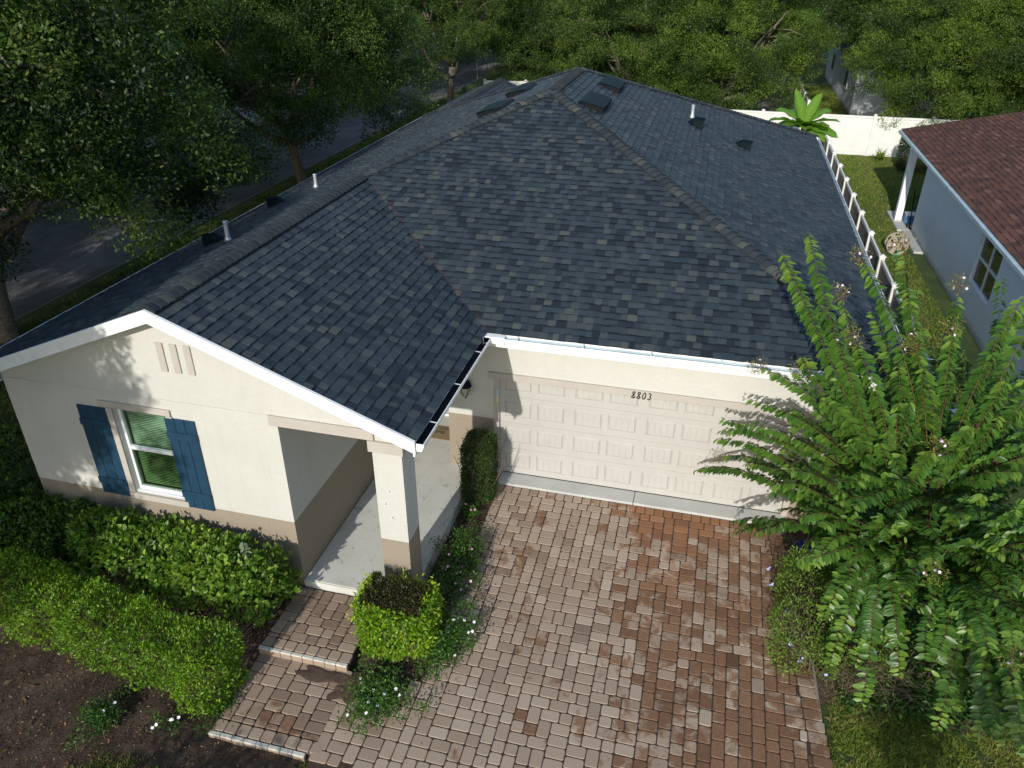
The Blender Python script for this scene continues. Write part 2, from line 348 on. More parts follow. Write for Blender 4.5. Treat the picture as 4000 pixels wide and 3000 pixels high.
# ------------------------------------------------------------------ ground, street
def sheet(name,x0,y0,x1,y1,nx,ny,zf,mat,**k):
    X,Y=np.meshgrid(np.linspace(x0,x1,nx+1),np.linspace(y0,y1,ny+1)); X=X.ravel();Y=Y.ravel(); Z=zf(X,Y)
    V=np.stack([X,Y,Z],1); i=(np.arange(ny)[:,None]*(nx+1)+np.arange(nx)).ravel()
    F=np.stack([i,i+1,i+nx+2,i+nx+1],1); return tag(mesh(name,V,F,mat,smooth=True),kind='structure',**k)
def gfun(x,y):
    z=np.maximum(gz(x,y),-1.2)
    return np.where(x<-13.7,-.52,z)
Xs=np.unique(np.concatenate([[-400,-150,-60,-30,-21,-20.9,-13.95,-13.85],np.linspace(-12,14,105),[20,40,100,400]]))
Ys=np.unique(np.concatenate([[-200,-60,-30,-15],np.linspace(-9,0,46),np.linspace(1,30,30),[40,60,100,200,500]]))
X,Y=np.meshgrid(Xs,Ys); nx,ny=len(Xs)-1,len(Ys)-1; X=X.ravel();Y=Y.ravel()
Z=np.maximum(gz(X,Y),-1.0); Z=np.where((X<-13.9)&(X>-20.95),-.5,Z)
nearf=(np.abs(X)<13)&(Y<0)&(Y>-9); P3=np.stack([X,Y,X*0],1); Z=Z+np.where(nearf,.02*vnoise(P3,3.,5),0)
i=(np.arange(ny)[:,None]*(nx+1)+np.arange(nx)).ravel()
tag(mesh('ground',np.stack([X,Y,Z],1),np.stack([i,i+1,i+nx+2,i+nx+1],1),MT['turf'],smooth=True),kind='structure')
# bare soil over the front beds
def soilsheet(name,poly_x0,x1,y0,y1,amp=.015,dzz=.03):
    n1=int((x1-poly_x0)*9)+1; n2=int((y1-y0)*9)+1
    def zf(x,y):
        e=np.minimum(np.minimum(x-poly_x0,x1-x),np.minimum(y-y0,y1-y)); e=np.clip(e/.35,0,1)
        return np.maximum(gz(x,y),-1.0)+(dzz+.014)*np.sqrt(e)-.014+amp*e*vnoise(np.stack([x,y,x*0],1),5.,3)
    return sheet(name,poly_x0,y0,x1,y1,n1,n2,zf,MT['soil'])
soilsheet('soil_bed',-9.5,-.82,-9.5,-3.42,.03,.035)
soilsheet('planting_bed',-.435,.22,-5.0,-.3,.02,.10)
soilsheet('planting_bed',-.865,-.25,-5.0,-3.43,.015,.07)
soilsheet('shrub_bed',4.9,9.0,-3.6,-.02,.03,.03)
# street with curbs
road=MB(); road.q((-20.6,-150,-.34),(-13.95,-150,-.34),(-13.95,300,-.34),(-20.6,300,-.34)); tag(road.build('street',MT['asphalt']),kind='structure')
for x0,x1 in ((-13.96,-13.72),(-20.9,-20.6)):
    k=MB()
    for yy in range(-60,120,3): k.box(x0,yy+.006,-.6,x1,yy+2.994,-.13 if x0>-15 else -.12,.025)
    tag(k.build('curb',MT['curb']),kind='structure')
k=MB(); k.q((-14.36,-60,-.334),(-13.96,-60,-.325),(-13.96,120,-.325),(-14.36,120,-.334)); tag(k.build('street_gutter',MT['curb']),kind='structure')
k=MB()
for yy in range(-30,100,2): k.box(-24.2,yy+.006,-.2,-22.8,yy+1.994,-.075)
tag(k.build('sidewalk',MT['curb']),kind='structure')
for y0 in (26,55):
    k=MB(); k.box(-33,y0,-.2,-20.9,y0+5,-.06); tag(k.build('concrete_drive',MT['concrete']),kind='structure')

# ------------------------------------------------------------------ paving
U=.0815
def paver(vs,fs,ts,st,ru,x0,y0,x1,y1,zf,tint,stain,rust,lift=0.,gap=.0042,c=.022):
    x0+=gap+rng.uniform(0,.0025);y0+=gap+rng.uniform(0,.0025);x1-=gap+rng.uniform(0,.0025);y1-=gap+rng.uniform(0,.0025)
    cx,cy=(x0+x1)/2,(y0+y1)/2; zc=zf(cy)+lift+rng.uniform(-.0018,.0018); an=rng.normal()*.012; ca,sa=math.cos(an),math.sin(an); tx,ty=rng.normal()*.008,rng.normal()*.008
    i=len(vs); hx,hy=(x1-x0)/2,(y1-y0)/2
    sl=(zf(cy+1)-zf(cy))
    for z,o in ((0,.008),(-.004,.002),(-.012,0),(-.05,0)):
        a,b_=hx-o,hy-o; cc=c+o*.3
        for px,py in ((-a,-b_+cc),(-a+cc*.3,-b_+cc*.3),(-a+cc,-b_),(a-cc,-b_),(a-cc*.3,-b_+cc*.3),(a,-b_+cc),(a,b_-cc),(a-cc*.3,b_-cc*.3),(a-cc,b_),(-a+cc,b_),(-a+cc*.3,b_-cc*.3),(-a,b_-cc)):
            qx,qy=cx+px*ca-py*sa,cy+px*sa+py*ca
            vs.append((qx,qy,zc+z+px*tx+py*(ty+sl)))
    for r_ in range(3):
        for j in range(12):
            a0=i+r_*12+j; b0=i+r_*12+(j+1)%12; fs.append((a0,a0+12,b0+12,b0))
    fs.append(tuple(i+j for j in range(12)))
    ts+= [tint]*48; st+=[stain]*48; ru+=[rust]*48
def stainf(x,y):
    def bl(cx,cy,rx,ry): return math.exp(-(((x-cx)/rx)**2+((y-cy)/ry)**2))
    s=.95*bl(3.2,-.55,.95,.42)+.55*bl(3.0,-2.2,1.0,1.6)+.45*bl(3.7,-4.6,1.3,1.6)+.5*bl(1.0,-.85,.38,.3)+.4*bl(4.7,-1.8,.55,1.5)+.42*bl(1.3,-3.6,.3,.6)+.3*bl(.5,-2.5,.35,1.)+.35*bl(4.6,-5.5,.6,2.)+.3*bl(.9,-1.9,.3,.35)+(.17 if x>3.9 else 0)+(.08 if x>2.6 else 0)
    r=min(1,1.25*bl(3.1,-.5,1.0,.40)+.5*bl(3.1,-1.5,.7,.7)+.35*bl(.9,-.8,.4,.3)+.25)
    return s+rng.normal()*.13+(.28 if (rng.random()<.10 and x>1.5) else 0)+(.22 if rng.random()<.05 else 0),r
def tile(x0,y1,nx,ny,inside,zf,tname,lift=0,stainfun=stainf,tb=.55):
    vs=[];fs=[];ts=[];st=[];ru=[]
    occ=np.zeros((ny+4,nx),int)
    for r in range(ny):
        c=0
        while c<nx:
            if occ[r,c]: c+=1; continue
            L=0
            while c+L<nx and not occ[r,c+L]: L+=1
            if L<2: c+=L; continue
            w=2 if L in (2,4) else (3 if L==3 else (3 if rng.random()<.45 else 2))
            if L-w==1: w=3 if w==2 else 2
            hh=2 if w==3 else (3 if rng.random()<.5 else 2)
            occ[r:r+hh,c:c+w]=1
            X0,X1=x0+c*U,x0+(c+w)*U; Y1,Y0=y1-r*U,y1-(r+hh)*U; cx,cy=(X0+X1)/2,(Y0+Y1)/2
            ok=inside(cx,cy,X0,X1,Y0,Y1)
            if ok:
                if ok is not True: X0,X1,Y0,Y1=ok
                s,ru_=stainfun(cx,cy); paver(vs,fs,ts,st,ru,X0,Y0,X1,Y1,zf,float(np.clip(rng.normal(tb,.18),0,1)),s,ru_,lift)
            c+=w
    return vs,fs,ts,st,ru
def right_edge(y): return 4.66+ (min(.44,(-.3-y)*.105))
def left_edge(y): return .03 if y>-1.6 else (.03+min(.12,(-1.6-y)*.05))
def ins_drive(cx,cy,X0,X1,Y0,Y1):
    re=right_edge(cy)-.003; le=left_edge(cy)
    if cy<-4.62: le=-.82
    if cy<-5.84: le=.05
    if X0>=re-.05 or X1<=le+.05: return False
    return (max(X0,le),min(X1,re),Y0,Y1)
vs,fs,ts,st,ru=tile(-.815-.01,-.46,74,76,ins_drive,dz,'driveway')
for k in range(30):   # header course along the apron
    x=.02+k*.1555
    if x>4.5: break
    s,r_=stainf(x,-.4); paver(vs,fs,ts,st,ru,x,-.458,x+.1555,-.285,dz,float(rng.uniform(.3,.8)),s+.1,r_)
y=-.29                # edge course on the lawn side
while y>-6.6:
    x=right_edge(y-.08); s,r_=stainf(x,y); paver(vs,fs,ts,st,ru,x,y-.163,x+.235,y,dz,float(rng.uniform(.15,.6)),s+.12,r_*.5); y-=.163
drv=mesh('driveway',np.array(vs),fs,MT['paver'],attrs=dict(tint=ts,stain=st,rust=ru)); tag(drv,kind='structure')
sb=MB(); sb.q((-.8,-6.7,dz(-6.7)-.009),(5.32,-6.7,dz(-6.7)-.009),(4.9,-.28,dz(-.28)-.009),(.0,-.28,dz(-.28)-.009),(.0,-4.5,dz(-4.5)-.009),(-.8,-4.6,dz(-4.6)-.009)); tag(sb.build('joint_sand',MT['sand']),kind='structure')
def st_walk(x,y): return (.35 if rng.random()<.3 else .12)+rng.normal()*.12+ (.2 if y<-5.4 else 0),.1
# lower walk (flush with the driveway) and upper landing
vs,fs,ts,st,ru=tile(-2.19,-4.60,17,13,lambda cx,cy,a,b_,c,d:(a,b_,max(c,-5.66),d) if d>-5.62 else False,dz,'w',stainfun=st_walk,tb=.2)
x=-2.19
while x<-.85: paver(vs,fs,ts,st,ru,x,-5.83,x+.1665,-5.665,dz,float(rng.uniform(.2,.6)),.35,.1); x+=.1665
tag(mesh('garden_path',np.array(vs),fs,MT['paver'],attrs=dict(tint=ts,stain=st,rust=ru)),kind='structure')
UP=lambda y:-.072+.012*(y+4)
vs,fs,ts,st,ru=tile(-2.19,-3.44,16,12,lambda cx,cy,a,b_,c,d:(a,min(b_,-.87),max(c,-4.41),d) if d>-4.36 else False,UP,'w',stainfun=st_walk,tb=.28)
x=-2.19
while x<-.95: paver(vs,fs,ts,st,ru,x,-4.58,x+.165,-4.415,UP,float(rng.uniform(.3,.6)),.2,.1); x+=.165
tag(mesh('porch_landing',np.array(vs),fs,MT['paver'],attrs=dict(tint=ts,stain=st,rust=ru)),kind='structure')
sb=MB(); sb.box(-2.18,-4.57,-.5,-.88,-3.41,-.088); sb.box(-2.18,-5.815,-.5,-.80,-4.59,dz(-5.8)-.014); tag(sb.build('joint_sand',MT['sand']),kind='structure')
k=MB()
for (x0,x1,yy,zt,hh) in ((-2.2,-.87,-4.585,UP(-4.58),.125),(-2.2,-.86,-5.84,dz(-5.83),.14)):
    x=x0
    while x<x1-.05:
        k.box(x+.003,yy-.055,zt-hh,x+.162,yy,zt-.03,.006); x+=.165
k.build('step_riser',MT['paver'],attrs=dict(stain=np.full(len(k.v),.1),rust=np.full(len(k.v),.1)))['kind']='structure'
k=MB()
for (x0,x1,yy,zt) in ((-2.2,-.87,-4.585,UP(-4.58)),(-2.2,-.86,-5.84,dz(-5.83))):
    x=x0
    while x<x1-.05: k.box(x+.003,yy-.058,zt-.028,x+.162,yy,zt-.002,.007); x+=.165
k.build('step_nosing',MT['whiteedge'])['kind']='structure'
k=MB(); k.box(-2.6,-7.6,-.55,-.9,-6.15,-.405); 
vs,fs,ts,st,ru=tile(-2.05,-6.05,14,14,lambda cx,cy,a,b_,c,d: rng.random()<.8,lambda y:-.352+.03*(y+6),'w',stainfun=lambda x,y:(.5,.1),tb=.3)
tag(mesh('street_path',np.array(vs),fs,MT['paver'],attrs=dict(tint=ts,stain=st,rust=ru)),kind='structure')
def blob(name,cx,cy,rx,ry,zf,seed,mat):
    r=np.random.default_rng(seed); V=[(cx,cy,zf(cy)+.012)]; F=[]; n=40
    ph=r.uniform(0,6.3,5); am=r.uniform(.05,.16,5)
    for ring,(k,h) in enumerate(((.5,.010),(.85,.006),(1.,-.004))):
        for j in range(n):
            a=2*PI*j/n; q=k*(1+sum(am[i]*math.sin((i+2)*a+ph[i]) for i in range(5))); x=cx+rx*q*math.cos(a); y=cy+ry*q*math.sin(a); V.append((x,y,zf(y)+h))
    for j in range(n): F.append((0,1+j,1+(j+1)%n))
    for k in range(2):
        for j in range(n): a=1+k*n+j; b_=1+k*n+(j+1)%n; F.append((a,a+n,b_+n,b_))
    tag(mesh(name,np.array(V),F,mat,smooth=True),kind='structure')
blob('mud_patch',-1.15,-4.76,.42,.12,dz,3,MT['soil']); blob('mud_patch',-.75,-4.92,.22,.17,dz,4,MT['soil'])
ap=MB(); ap.box(.0,-.282,-.3,2.44,.09,-.004,.006); ap.box(2.45,-.282,-.3,4.95,.09,-.004,.006); tag(ap.build('garage_apron',MT['concrete']),kind='structure')
ed=MB(); ed.beam((right_edge(-3)+.25,-2.9,dz(-2.9)-.035),(5.365,-6.7,dz(-6.7)-.035),.03,.06); tag(ed.build('paving_edge',MT['curb']),kind='structure')

# ------------------------------------------------------------------ the house
house=thing('house',(0,3,0),'cream stucco one-storey house with charcoal shingle hip roof and blue shutters','house')
def wallbox(mb,x0,y0,z0,x1,y1,z1): mb.box(x0,y0,z0,x1,y1,z1)
wl=MB()
ZT=2.93; T=.2
# wing front wall with window and porch openings, pieces butted
WX0,WX1=-6.474,-2.12
win=(-4.70,-3.84,1.22,2.66)
def frontpiece(x0,x1,z0,z1,y0=WY,y1=WY+T): wl.box(x0,y0,z0,x1,y1,z1)
frontpiece(WX0,win[0],-.5,ZT); frontpiece(win[1],WX1,-.5,ZT); frontpiece(win[0],win[1],-.5,win[2]); frontpiece(win[0],win[1],win[3],ZT)
frontpiece(WX1,-.38,2.77,ZT)
# gable triangle above (a shallow joint at ZT)
def roofz(x): return H+SL*min(x-XL,XE-x)
gx=[WX0,XL+A,-.38]
y0,y1=WY+.006,WY+T
zt=[roofz(x)-.05 for x in gx]
P=[(gx[0],ZT+.006),(gx[2],ZT+.006),(gx[2],zt[2]),(gx[1],zt[1]),(gx[0],zt[0])]
wl.q(*[(x,y0-.006,z) for x,z in P]); wl.q(*[(x,y1,z) for x,z in P][::-1])
wl.q((gx[0],y0,ZT),(gx[2],y0,ZT),(gx[2],y0,ZT+.02),(gx[0],y0,ZT+.02))
wl.build('wall',MT['wall'],house)
wl=MB()
wl.box(WX0,WY+T,-.5,WX0+T,YBK-.49,3.0)
wl.box(WX1-T,WY+T,-.5,WX1,1.6,3.0)
wl.box(-2.9,1.6,-.5,-2.12,1.8,3.0); wl.box(-.93,1.6,-.5,-.5,1.8,3.0); wl.box(-2.12,1.6,2.2,-.93,1.8,3.0)
wl.build('side_wall',MT['wall'],house); wl=MB()
wl.box(-.93,0,-.5,0,T,2.9); wl.box(4.88,0,-.5,5.63,T,2.9); wl.box(0,0,1.97,4.88,T,2.9)
wl.box(-.93,T,-.5,-.73,1.6,2.9); wl.box(5.43,T,-.5,5.63,YBK-.49,2.95); wl.box(WX0+T,YBK-.69,-.5,5.43,YBK-.49,2.95)
wl.build('garage_wall',MT['wall'],house); wl=MB()
wl.box(-.79,WY,-.3,-.38,WY+.41,2.77)
wl.box(-.79,WY+.41,2.77,-.38,-.02,2.93)   # beam from pillar to garage wall
wl.build('porch_pillar',MT['wall'],house)
# soffits
parts('soffit',MT['white'],house,[(WX1,WY+T,2.93,-.2,1.6,2.95),(-.2,-.46,2.80,XR-.02,-.003,2.815),(5.64,0,2.80,XR-.03,YBK-.3,2.815),(XL+.03,YW+.03,2.872,WX0-.005,YBK-.3,2.882),(-.375,WY+.01,2.80,XE-.01,-.5,2.815)])
# raised stucco trims
TR=lambda x0,x1,z0,z1,y=WY,d=.035:(x0,y-d,z0,x1,y-.0015,z1,.006)
parts('lintel_trim',MT['wall_trim'],house,[TR(-2.23,-.74,2.79,2.945),TR(-4.92,-3.75,2.68,2.78),(-.18,-.045,1.955,5.06,-.0015,2.075,.006)])
parts('window_sill',MT['wall_trim'],house,[TR(-4.80,-3.80,1.10,1.20,WY,.05)])
parts('window_casing',MT['wall_trim'],house,[(-4.80,WY-.03,1.205,-4.705,WY-.0015,2.675),(-3.835,WY-.03,1.205,-3.74,WY-.0015,2.675)])
parts('garage_jamb',MT['wall_trim'],house,[(-.10,-.012,.0,-.001,-.0015,1.95),(4.885,-.012,.0,4.98,-.0015,1.95)])
tm=MB()
for a_ in ((-.83,WY-.04,2.62,-.345,WY-.0015,2.785),(-.378,WY,2.62,-.343,WY+.44,2.785)): tm.box(*a_)
tm.build('pillar_cap',MT['wall_trim'],house)
for k in range(3):
    g=MB(); x=-3.715+k*.205; g.box(x,WY-.022,3.40,x+.105,WY-.0015,3.83,.006); g.build('gable_bar',MT['wall_trim'],house)
# window
wf=MB(); x0,x1,z0,z1=win; yy=WY+.07
wf.box(x0,yy,z0,x0+.045,yy+.05,z1); wf.box(x1-.045,yy,z0,x1,yy+.05,z1); wf.box(x0+.045,yy,z0,x1-.045,yy+.05,z0+.05); wf.box(x0+.045,yy,z1-.045,x1-.045,yy+.05,z1)
wf.box(x0+.045,yy-.012,1.94,x1-.045,yy+.04,1.995); wf.box(x0,WY+.01,z0-.02,x1,yy,z0+.012)
window=wf.build('window',MT['white'],house)
pn=MB(); pn.q((x0+.045,yy+.03,1.995),(x1-.045,yy+.03,1.995),(x1-.045,yy+.03,z1-.045),(x0+.045,yy+.03,z1-.045)); pn.q((x0+.045,yy+.02,z0+.05),(x1-.045,yy+.02,z0+.05),(x1-.045,yy+.02,1.94),(x0+.045,yy+.02,1.94))
pn.build('window_pane',MT['glass'],window)
lb=MB(); lb.box(x0+.05,yy+.075,z0+.05,x1-.05,yy+.08,1.93); lb.build('lower_sash_tint',MT['sashtint'],window)  # added tinted sheet: dim interior and tree reflection put into its colour
bl=MB(); z=z0+.06
while z<z1-.05: bl.obox(((x0+x1)/2,yy+.10,z),((x1-x0)/2-.05,0,0),(0,.010,-.0175),(0,.0010,.0006)); z+=.030
bl.build('blind',MT['blinds'],window)
bk=MB(); bk.box(x0-.3,yy+.6,z0-.3,x1+.3,yy+.62,z1+.3); bk.build('room_backing',MT['darkglass'],window)
for sx0,sx1 in ((-5.285,-4.80),(-3.86,-3.395)):
    s_=MB(); w_=(sx1-sx0-.012)/3
    for j in range(3): s_.box(sx0+j*(w_+.006),WY-.034,1.11,sx0+j*(w_+.006)+w_,WY-.008,2.655,.004)
    s_.box(sx0+.002,WY-.020,1.14,sx1-.002,WY-.003,2.63)
    for zz in (1.30,2.33): s_.box(sx0-.003,WY-.056,zz,sx1+.003,WY-.0345,zz+.11,.004)
    s_.build('shutter',MT['blue'],house)
# front door beyond the porch
fd=MB(); fd.box(-2.0,1.66,.09,-1.05,1.70,2.15); 
for zz in (.25,.95,1.5): fd.box(-1.9,1.645,zz,-1.15,1.6585,zz+.45,.006)
fdo=fd.build('front_door',MT['blue'],house)
fr_=MB(); fr_.box(-2.12,1.60,.05,-2.0,1.72,2.2); fr_.box(-1.05,1.60,.05,-.93,1.72,2.2); fr_.box(-2.0,1.60,2.15,-1.05,1.72,2.2); fr_.box(-2.0,1.52,.05,-1.05,1.72,.088)
fr_.box(-2.0,1.63,.40,-1.05,1.643,.47); fr_.build('door_frame',MT['white'],fdo)
# garage door : four sections of eight pressed panels
gd=None
for r in range(4):
    s_=MB(); z0=.004+r*.533; z1=z0+.529; yb=.055
    cols=[]
    for p in range(4):
        b0=p*1.22; cols+=[(b0,b0+.085,b0+.56,b0+.61),(b0+.61,b0+.66,b0+1.135,b0+1.22)]
    for c0,p0,p1,c1 in cols:
        yb=.055
        q0,q1=z0+.105,z1-.095
        R=lambda o,y:[(p0+o,y,q0+o),(p1-o,y,q0+o),(p1-o,y,q1-o),(p0+o,y,q1-o)]
        O=[(c0,yb,z0),(c1,yb,z0),(c1,yb,z1),(c0,yb,z1)]
        rings=[O,R(0,yb),R(.010,yb+.015),R(.014,yb+.015),R(.034,yb-.006)]
        for a_,b_ in zip(rings,rings[1:]):
            for j in range(4): s_.q(a_[j],a_[(j+1)%4],b_[(j+1)%4],b_[j])
        xa,xb=p0+.034,p1-.034; za,zb_=q0+.034,q1-.034; yb=yb-.001; wdt=(xb-xa)/4
        for j in range(4):
            u0,u1=xa+j*wdt,xa+(j+1)*wdt; g0=.0022 if j>0 else 0; g1=.0022 if j<3 else 0
            s_.q((u0+g0,yb-.003,za),(u1-g1,yb-.003,za),(u1-g1,yb-.003,zb_),(u0+g0,yb-.003,zb_))
            if g1: s_.q((u1-g1,yb-.003,za),(u1,yb+.001,za),(u1,yb+.001,zb_),(u1-g1,yb-.003,zb_)); s_.q((u1,yb+.001,za),(u1+.0022,yb-.003,za),(u1+.0022,yb-.003,zb_),(u1,yb+.001,zb_))
    yb=.055
    s_.q((0,yb,z1),(4.88,yb,z1),(4.88,yb+.02,z1+.002),(0,yb+.02,z1+.002)); s_.q((0,yb+.02,z0-.002),(4.88,yb+.02,z0-.002),(4.88,yb,z0),(0,yb,z0))
    if gd is None: gd=s_.build('garage_door',MT['door'],house)
    else: s_.build('door_section',MT['door'],gd)
sl_=MB(); sl_.box(0.001,.045,-.003,4.879,.0535,.008); sl_.build('weather_strip',MT['rubber'],gd)
# keypad on the jamb
kp=MB(); kp.box(-.045,-.05,1.62,.0,-.013,1.78,.008); kp.build('keypad',MT['gutterside'],house); kp=MB(); kp.box(-.045,-.045,1.50,-.005,-.013,1.615,.008); kp.build('keypad_cover',MT['cream'],house)
# house number 8803
def digit(ch,x,z,h,mb):
    w=h*.56; P=[]
    def C(cx,cz,rx,rz,a0,a1,n=18): return [(cx+rx*math.cos(a0+(a1-a0)*i/n),cz+rz*math.sin(a0+(a1-a0)*i/n)) for i in range(n+1)]
    if ch=='8':
        P=[(.5+.30*math.sin(t)*( .85 if math.cos(t/1)>0 else 1),0) for t in ()]
        pts=[]
        for i in range(37):
            t=2*PI*i/36; zz=.5+.5*math.cos(t); xx=.5+(.34 if zz<.5 else .26)*math.sin(2*t); pts.append((xx,zz))
        P=pts
    elif ch=='0': P=C(.5,.5,.34,.5,PI/2,PI/2+2*PI,26)
    else:
        P=C(.45,.74,.30,.26,2.6,-1.35)+C(.42,.27,.36,.27,1.35,-2.5)
    sh=.22
    pts=[(x+(p[0]+ (p[1]-.5)*sh)*w,-.060,z+p[1]*h) for p in P]
    mb.tube(pts,.0075,6)
for i,chh in enumerate('8803'): hn=MB(); digit(chh,2.235+i*.086,1.94,.118,hn); hn.build('house_number',MT['black'],house)
# lanterns beside the garage door
def lantern(x,z=1.55,y=-.13):
    a=MB(); a.box(x-.045,-.03,z+.12,x+.045,-.0015,z+.30,.01); a.tube([(x,-.02,z+.24),(x,-.07,z+.33),(x,y,z+.36),(x,y,z+.32)],.011,8)
    a.lathe((x,y,z+.24),[(.10,0),(.105,.012),(.095,.04),(.07,.07),(.035,.09),(.012,.10),(.012,.115)],20)
    for j in range(4):
        an=PI/4+j*PI/2; c_,s_=math.cos(an),math.sin(an); a.tube([(x+c_*.095,y+s_*.095,z+.24),(x+c_*.085,y+s_*.085,z+.14),(x+c_*.05,y+s_*.05,z+.07),(x,y,z+.05)],.006,6)
    a.lathe((x,y,z),[(.004,0),(.014,.018),(.006,.03),(.03,.05),(.03,.06)],12)
    o=a.build('wall_lantern',MT['black'],house,True)
    g_=MB(); g_.lathe((x,y,z+.06),[(.035,0),(.06,.05),(.075,.12),(.08,.18)],16); g_.build('lantern_glass',MT['amber'],o,True)
lantern(-.56); lantern(5.26)
# porch slab
pm=MB(); pm.box(-2.118,-3.40,-.35,-.44,1.6,.05,.012); pm.box(-2.118,-3.412,-.12,-.40,-3.401,.045); porch=pm.build('porch_slab',MT['porch'],house)
for px,pz in ((-.60,1.99),(-.67,1.77),(-.585,1.55)): nail=MB(); nail.tube([(px,WY+.0,pz),(px,WY-.03,pz),(px,WY-.034,pz+.02)],.009,6); nail.build('wall_hook',MT['white'],house)

# ---- roof
roof_root=None
def slope(name,o,u,v,dmax,left,right,seed,mat=MT['shingle'],e=.143,parent=None,wmin=.085,wmax=.185,band=True):
    """o eave origin, u along the eave, v horizontal direction up the slope (unit, plan); left(d), right(d) bounds in u"""
    r=np.random.default_rng(seed); o=np.array(o,float);u=np.array(u,float);v=np.array(v,float); k=1/math.sqrt(1+SL*SL)
    up_=(v+np.array([0,0,SL]))*k; nrm=np.cross(u,up_); nrm=nrm*(1 if nrm[2]>0 else -1)
    V=[];F=[];T=[]; n=int(dmax/k/e)+1
    for i in range(n):
        v0=i*e; v1=min(v0+e*1.02,dmax/k-.001)
        if v1<=v0: break
        d0,d1=v0*k,v1*k; l0,r0,l1,r1=left(d0),right(d0),left(d1),right(d1)
        x=min(l0,l1)-r.uniform(0,.2); end=max(r0,r1)
        thick=r.random()<.5
        while x<end:
            w=r.uniform(wmin,wmax); a,b_=x,x+w; x=b_
            A0,B0=np.clip([a,b_],l0,r0); A1,B1=np.clip([a,b_],l1,r1)
            if B0-A0<.004 and B1-A1<.004: thick=not thick; continue
            h=.019 if thick else .008; t=np.clip(r.normal(.48,.19),.12,1)
            if r.random()<.11: t=r.uniform(.75,1)
            if r.random()<.10: t=r.uniform(.08,.18)
            base=len(V); j=r.uniform(-.004,.004)
            a0,b0,b1,a1=o+u*A0+up_*(v0+j)+nrm*h, o+u*B0+up_*(v0+j)+nrm*h, o+u*B1+up_*v1+nrm*.001, o+u*A1+up_*v1+nrm*.001
            V+= [a0,b0,b1,a1, a0-nrm*(h+.003),b0-nrm*(h+.003),a1-nrm*.004,b1-nrm*.004, a0,b0,a0-nrm*(h+.003),b0-nrm*(h+.003)]
            F+= [(base,base+1,base+2,base+3),(base+10,base+11,base+9,base+8),(base+4,base,base+3,base+6),(base+1,base+5,base+7,base+2)]; T+=[t]*8+[0.]*4
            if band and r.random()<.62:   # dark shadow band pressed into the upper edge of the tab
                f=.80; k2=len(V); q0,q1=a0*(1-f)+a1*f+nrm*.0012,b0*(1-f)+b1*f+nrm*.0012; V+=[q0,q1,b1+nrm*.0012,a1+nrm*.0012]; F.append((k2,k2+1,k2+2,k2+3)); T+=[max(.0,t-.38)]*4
            thick=not thick
    return mesh(name,np.array(V),F,mat,parent,attrs=dict(tint=T))
ru_=MB()  # deck under the shingles, one closed roof volume slightly below
def RP(x,y,d=.006):
    zz=H+SL*min(x-XL,XR-x,y-YF if x>XE-.001 or True else 9,YBK-y) if False else 0
def deck(P): ru_.q(*[(x,y,z-.008) for x,y,z in P])
Jn=(XL+A,YF+A,H+SL*A); Ap=(XM,YF+MM,H+SL*MM); Bp=(XM,YB,H+SL*MM); PK=(XL+A,YW,H+SL*A)
deck([(XL,YW,H),PK,Jn,Ap,Bp,(XL,YBK,H)]); deck([(XE,YF,H),Jn,Ap,(XR,YF,H)][::-1]); deck([(XE,YW,H),(XE,YF,H),Jn,PK]); deck([(XR,YF,H),(XR,YBK,H),Bp,Ap]); deck([(XR,YBK,H),(XL,YBK,H),Bp])
roof=ru_.build('roof',MT['under'],house)
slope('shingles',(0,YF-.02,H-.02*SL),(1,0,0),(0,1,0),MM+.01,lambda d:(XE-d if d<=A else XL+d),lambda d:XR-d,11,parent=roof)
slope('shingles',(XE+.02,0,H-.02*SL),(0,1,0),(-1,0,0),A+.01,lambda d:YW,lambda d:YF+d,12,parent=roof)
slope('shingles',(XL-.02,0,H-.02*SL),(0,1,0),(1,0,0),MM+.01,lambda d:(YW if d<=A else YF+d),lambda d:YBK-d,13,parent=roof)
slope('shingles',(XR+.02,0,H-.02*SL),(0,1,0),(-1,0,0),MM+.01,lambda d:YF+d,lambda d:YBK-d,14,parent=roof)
# ridge and hip caps : overlapping bent pieces
caps=MB(); 
def capline(p0,p1,n0,n1,step=.142,half=.155):
    """from low end to high end; n0/n1: plan direction & drop to each side (unit vectors lying in the slopes, pointing down/out)"""
    p0,p1=Vector(p0),Vector(p1); d=(p1-p0); L=d.length; d.normalize(); n0,n1=Vector(n0),Vector(n1); n0=(n0-d*n0.dot(d)).normalized(); n1=(n1-d*n1.dot(d)).normalized()
    upn=-(n0+n1); upn=(upn-d*upn.dot(d)).normalized(); k=0; t=0
    while t<L-.02:
        t1=min(t+step*1.9,L); caps.ct=float(np.clip(rng.normal(.5,.28),.1,1)); row=[]
        for tt,lift in ((t-.01,.056),(t,.058),(t1,.010)):
            c=p0+d*tt
            for w_,nn in ((half,n0),(half*.55,n0),(half*.18,n0),(half*.18,n1),(half*.55,n1),(half,n1)):
                rise={half:.0,half*.55:.006,half*.18:.010}[w_]
                row.append(c+nn*w_+upn*(lift+rise-.004)-d*(.02*(w_/half)**2))
        i=len(caps.v); caps.v+=[tuple(q) for q in row]; caps.t+=[caps.ct]*18
        for a in range(2):
            for b_ in range(5): j=i+a*6+b_; caps.f.append((j,j+1,j+7,j+6))
        # front lip, tinted near black so the gap shadow is in its colour
        i2=len(caps.v)
        caps.v+=[tuple(Vector(q)-upn*.040) for q in row[:6]]+[tuple(q) for q in row[:6]]; caps.t+=[.05]*12
        for b_ in range(5): caps.f.append((i2+b_,i2+b_+1,i2+7+b_,i2+6+b_))
        t+=step
LS=(-1,0,-SL); RS=(1,0,-SL); FS=(0,-1,-SL)
